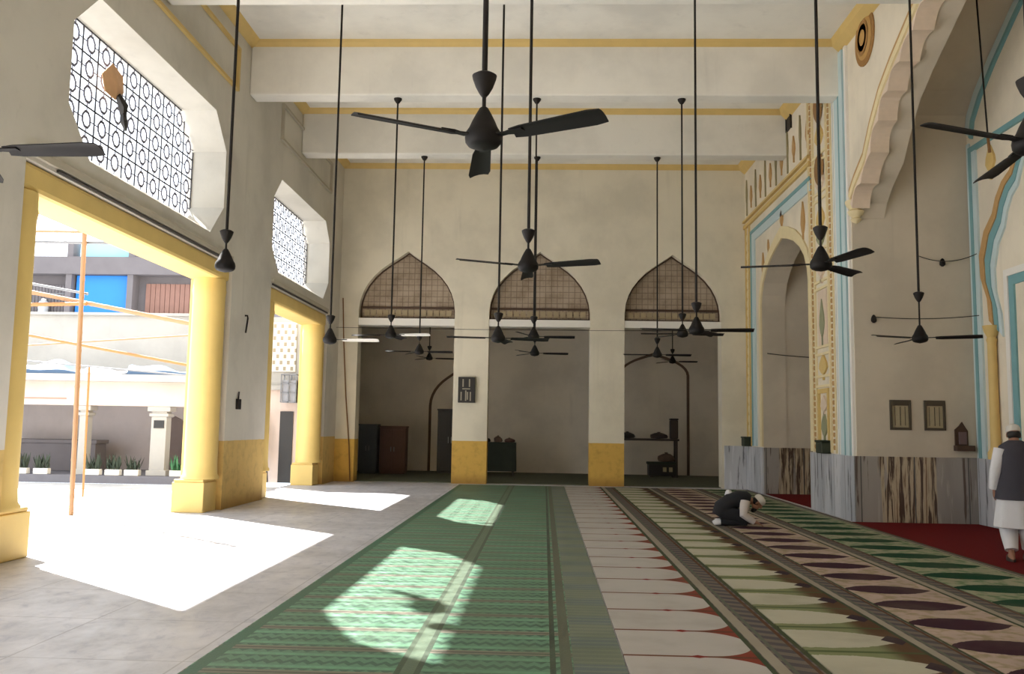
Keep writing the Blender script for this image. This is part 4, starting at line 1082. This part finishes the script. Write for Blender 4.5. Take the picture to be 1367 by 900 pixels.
for s in (-1, 1):
    MB().tube([(-.27, s*.10, .20), (-.06, s*.13, .18), (.13, s*.14, .085), (.16, s*.14, .08)], [.12, .115, .085, .03], 16).tube([(.13, s*.14, .078), (-.08, s*.125, .075), (-.29, s*.10, .062)], [.072, .074, .06], 16).build('trouser_leg', MT['vestb'], t, smooth=True)
    sh, el, wr = Vector((.10, s*.17, .41)), Vector((.06, s*.24, .19)), Vector((.235, s*.202, .078))
    MB().tube([sh, sh.lerp(el, .5), el, el.lerp(wr, .5), wr], [.085, .078, .064, .056, .048], 18).build('sleeve', simple('pale_grey_cotton', (196, 186, 180), .9), t, smooth=True)
    m = MB(); m.tube([(-.27, s*.10, .052), (-.34, s*.10, .045), (-.41, s*.095, .022)], [.042, .048, .024], 12)
    for v in m.bm.verts: v.co.z = max(v.co.z, 0.0)
    m.build('sock', MT['kwhite'], t, smooth=True)
m = MB(); m.rings([[(r*.93*cos(2*pi*j/24), r*1.14*sin(2*pi*j/24), z) for j in range(24)] for r, z in prof], capa=False)
for v in m.bm.verts: v.co = HC2+HM2 @ (v.co+Vector((0, -.012, .035)))
m.build('cap', MT['capm'], t, smooth=True)
m = MB(); blob(m, HC2+HM2 @ Vector((0, -.03, -.005)), .083, .08, .062, HM2); m.build('hair', MT['hair'], t, smooth=True)
m = MB(); blob(m, HC2+HM2 @ Vector((0, .055, -.115)), .048, .04, .055, HM2); m.build('beard', MT['hair'], t, smooth=True)
m = MB(); m.tube([(-.16, .30, .33), (-.15, .22, .44), (-.14, .08, .525), (-.13, -.02, .53)], [.03, .055, .06, .03], 12)
m.build('shawl', MT['kwhite'], t, smooth=True)
# ------------------------------------------------------------------ light
w = bpy.data.worlds.new('sky'); S.world = w; w.use_nodes = True
bg = w.node_tree.nodes['Background']; bg.inputs[0].default_value = (.86, .93, 1, 1); bg.inputs[1].default_value = 3.0
sun = bpy.data.lights.new('sun', 'SUN'); sun.energy = 26; sun.angle = radians(.7); sun.color = (1, .97, .93)
so = bpy.data.objects.new('sun', sun); COL.objects.link(so)
so.rotation_euler = Vector((.826, -.668, -1)).to_track_quat('-Z', 'Y').to_euler()
so.location = (-20, 30, 30)
# ------------------------------------------------------------------ camera
ya, pit, ro = radians(-2.16738), radians(5.84034), radians(.93614)
c_, s_ = cos(ya), sin(ya)
fw = Vector((s_*cos(pit), c_*cos(pit), sin(pit))); r = Vector((c_, -s_, 0)); u = r.cross(fw)
r2 = r*cos(ro)+u*sin(ro); u2 = -r*sin(ro)+u*cos(ro)
cam = bpy.data.cameras.new('camera'); co = bpy.data.objects.new('camera', cam); COL.objects.link(co)
co.matrix_world = Matrix(((r2.x, u2.x, -fw.x, 0), (r2.y, u2.y, -fw.y, 0), (r2.z, u2.z, -fw.z, 1.6), (0, 0, 0, 1)))
cam.sensor_width = 36; cam.lens = 36*1174.1/1367; cam.clip_end = 300
S.camera = co
S.view_settings.view_transform = 'Standard'; S.view_settings.look = 'None'
S.view_settings.gamma = 1; S.view_settings.use_curve_mapping = False
S.view_settings.exposure = 0.04
S.cycles.use_denoising = True
S.cycles.max_bounces = 12; S.cycles.diffuse_bounces = 8; S.cycles.sample_clamp_indirect = 8
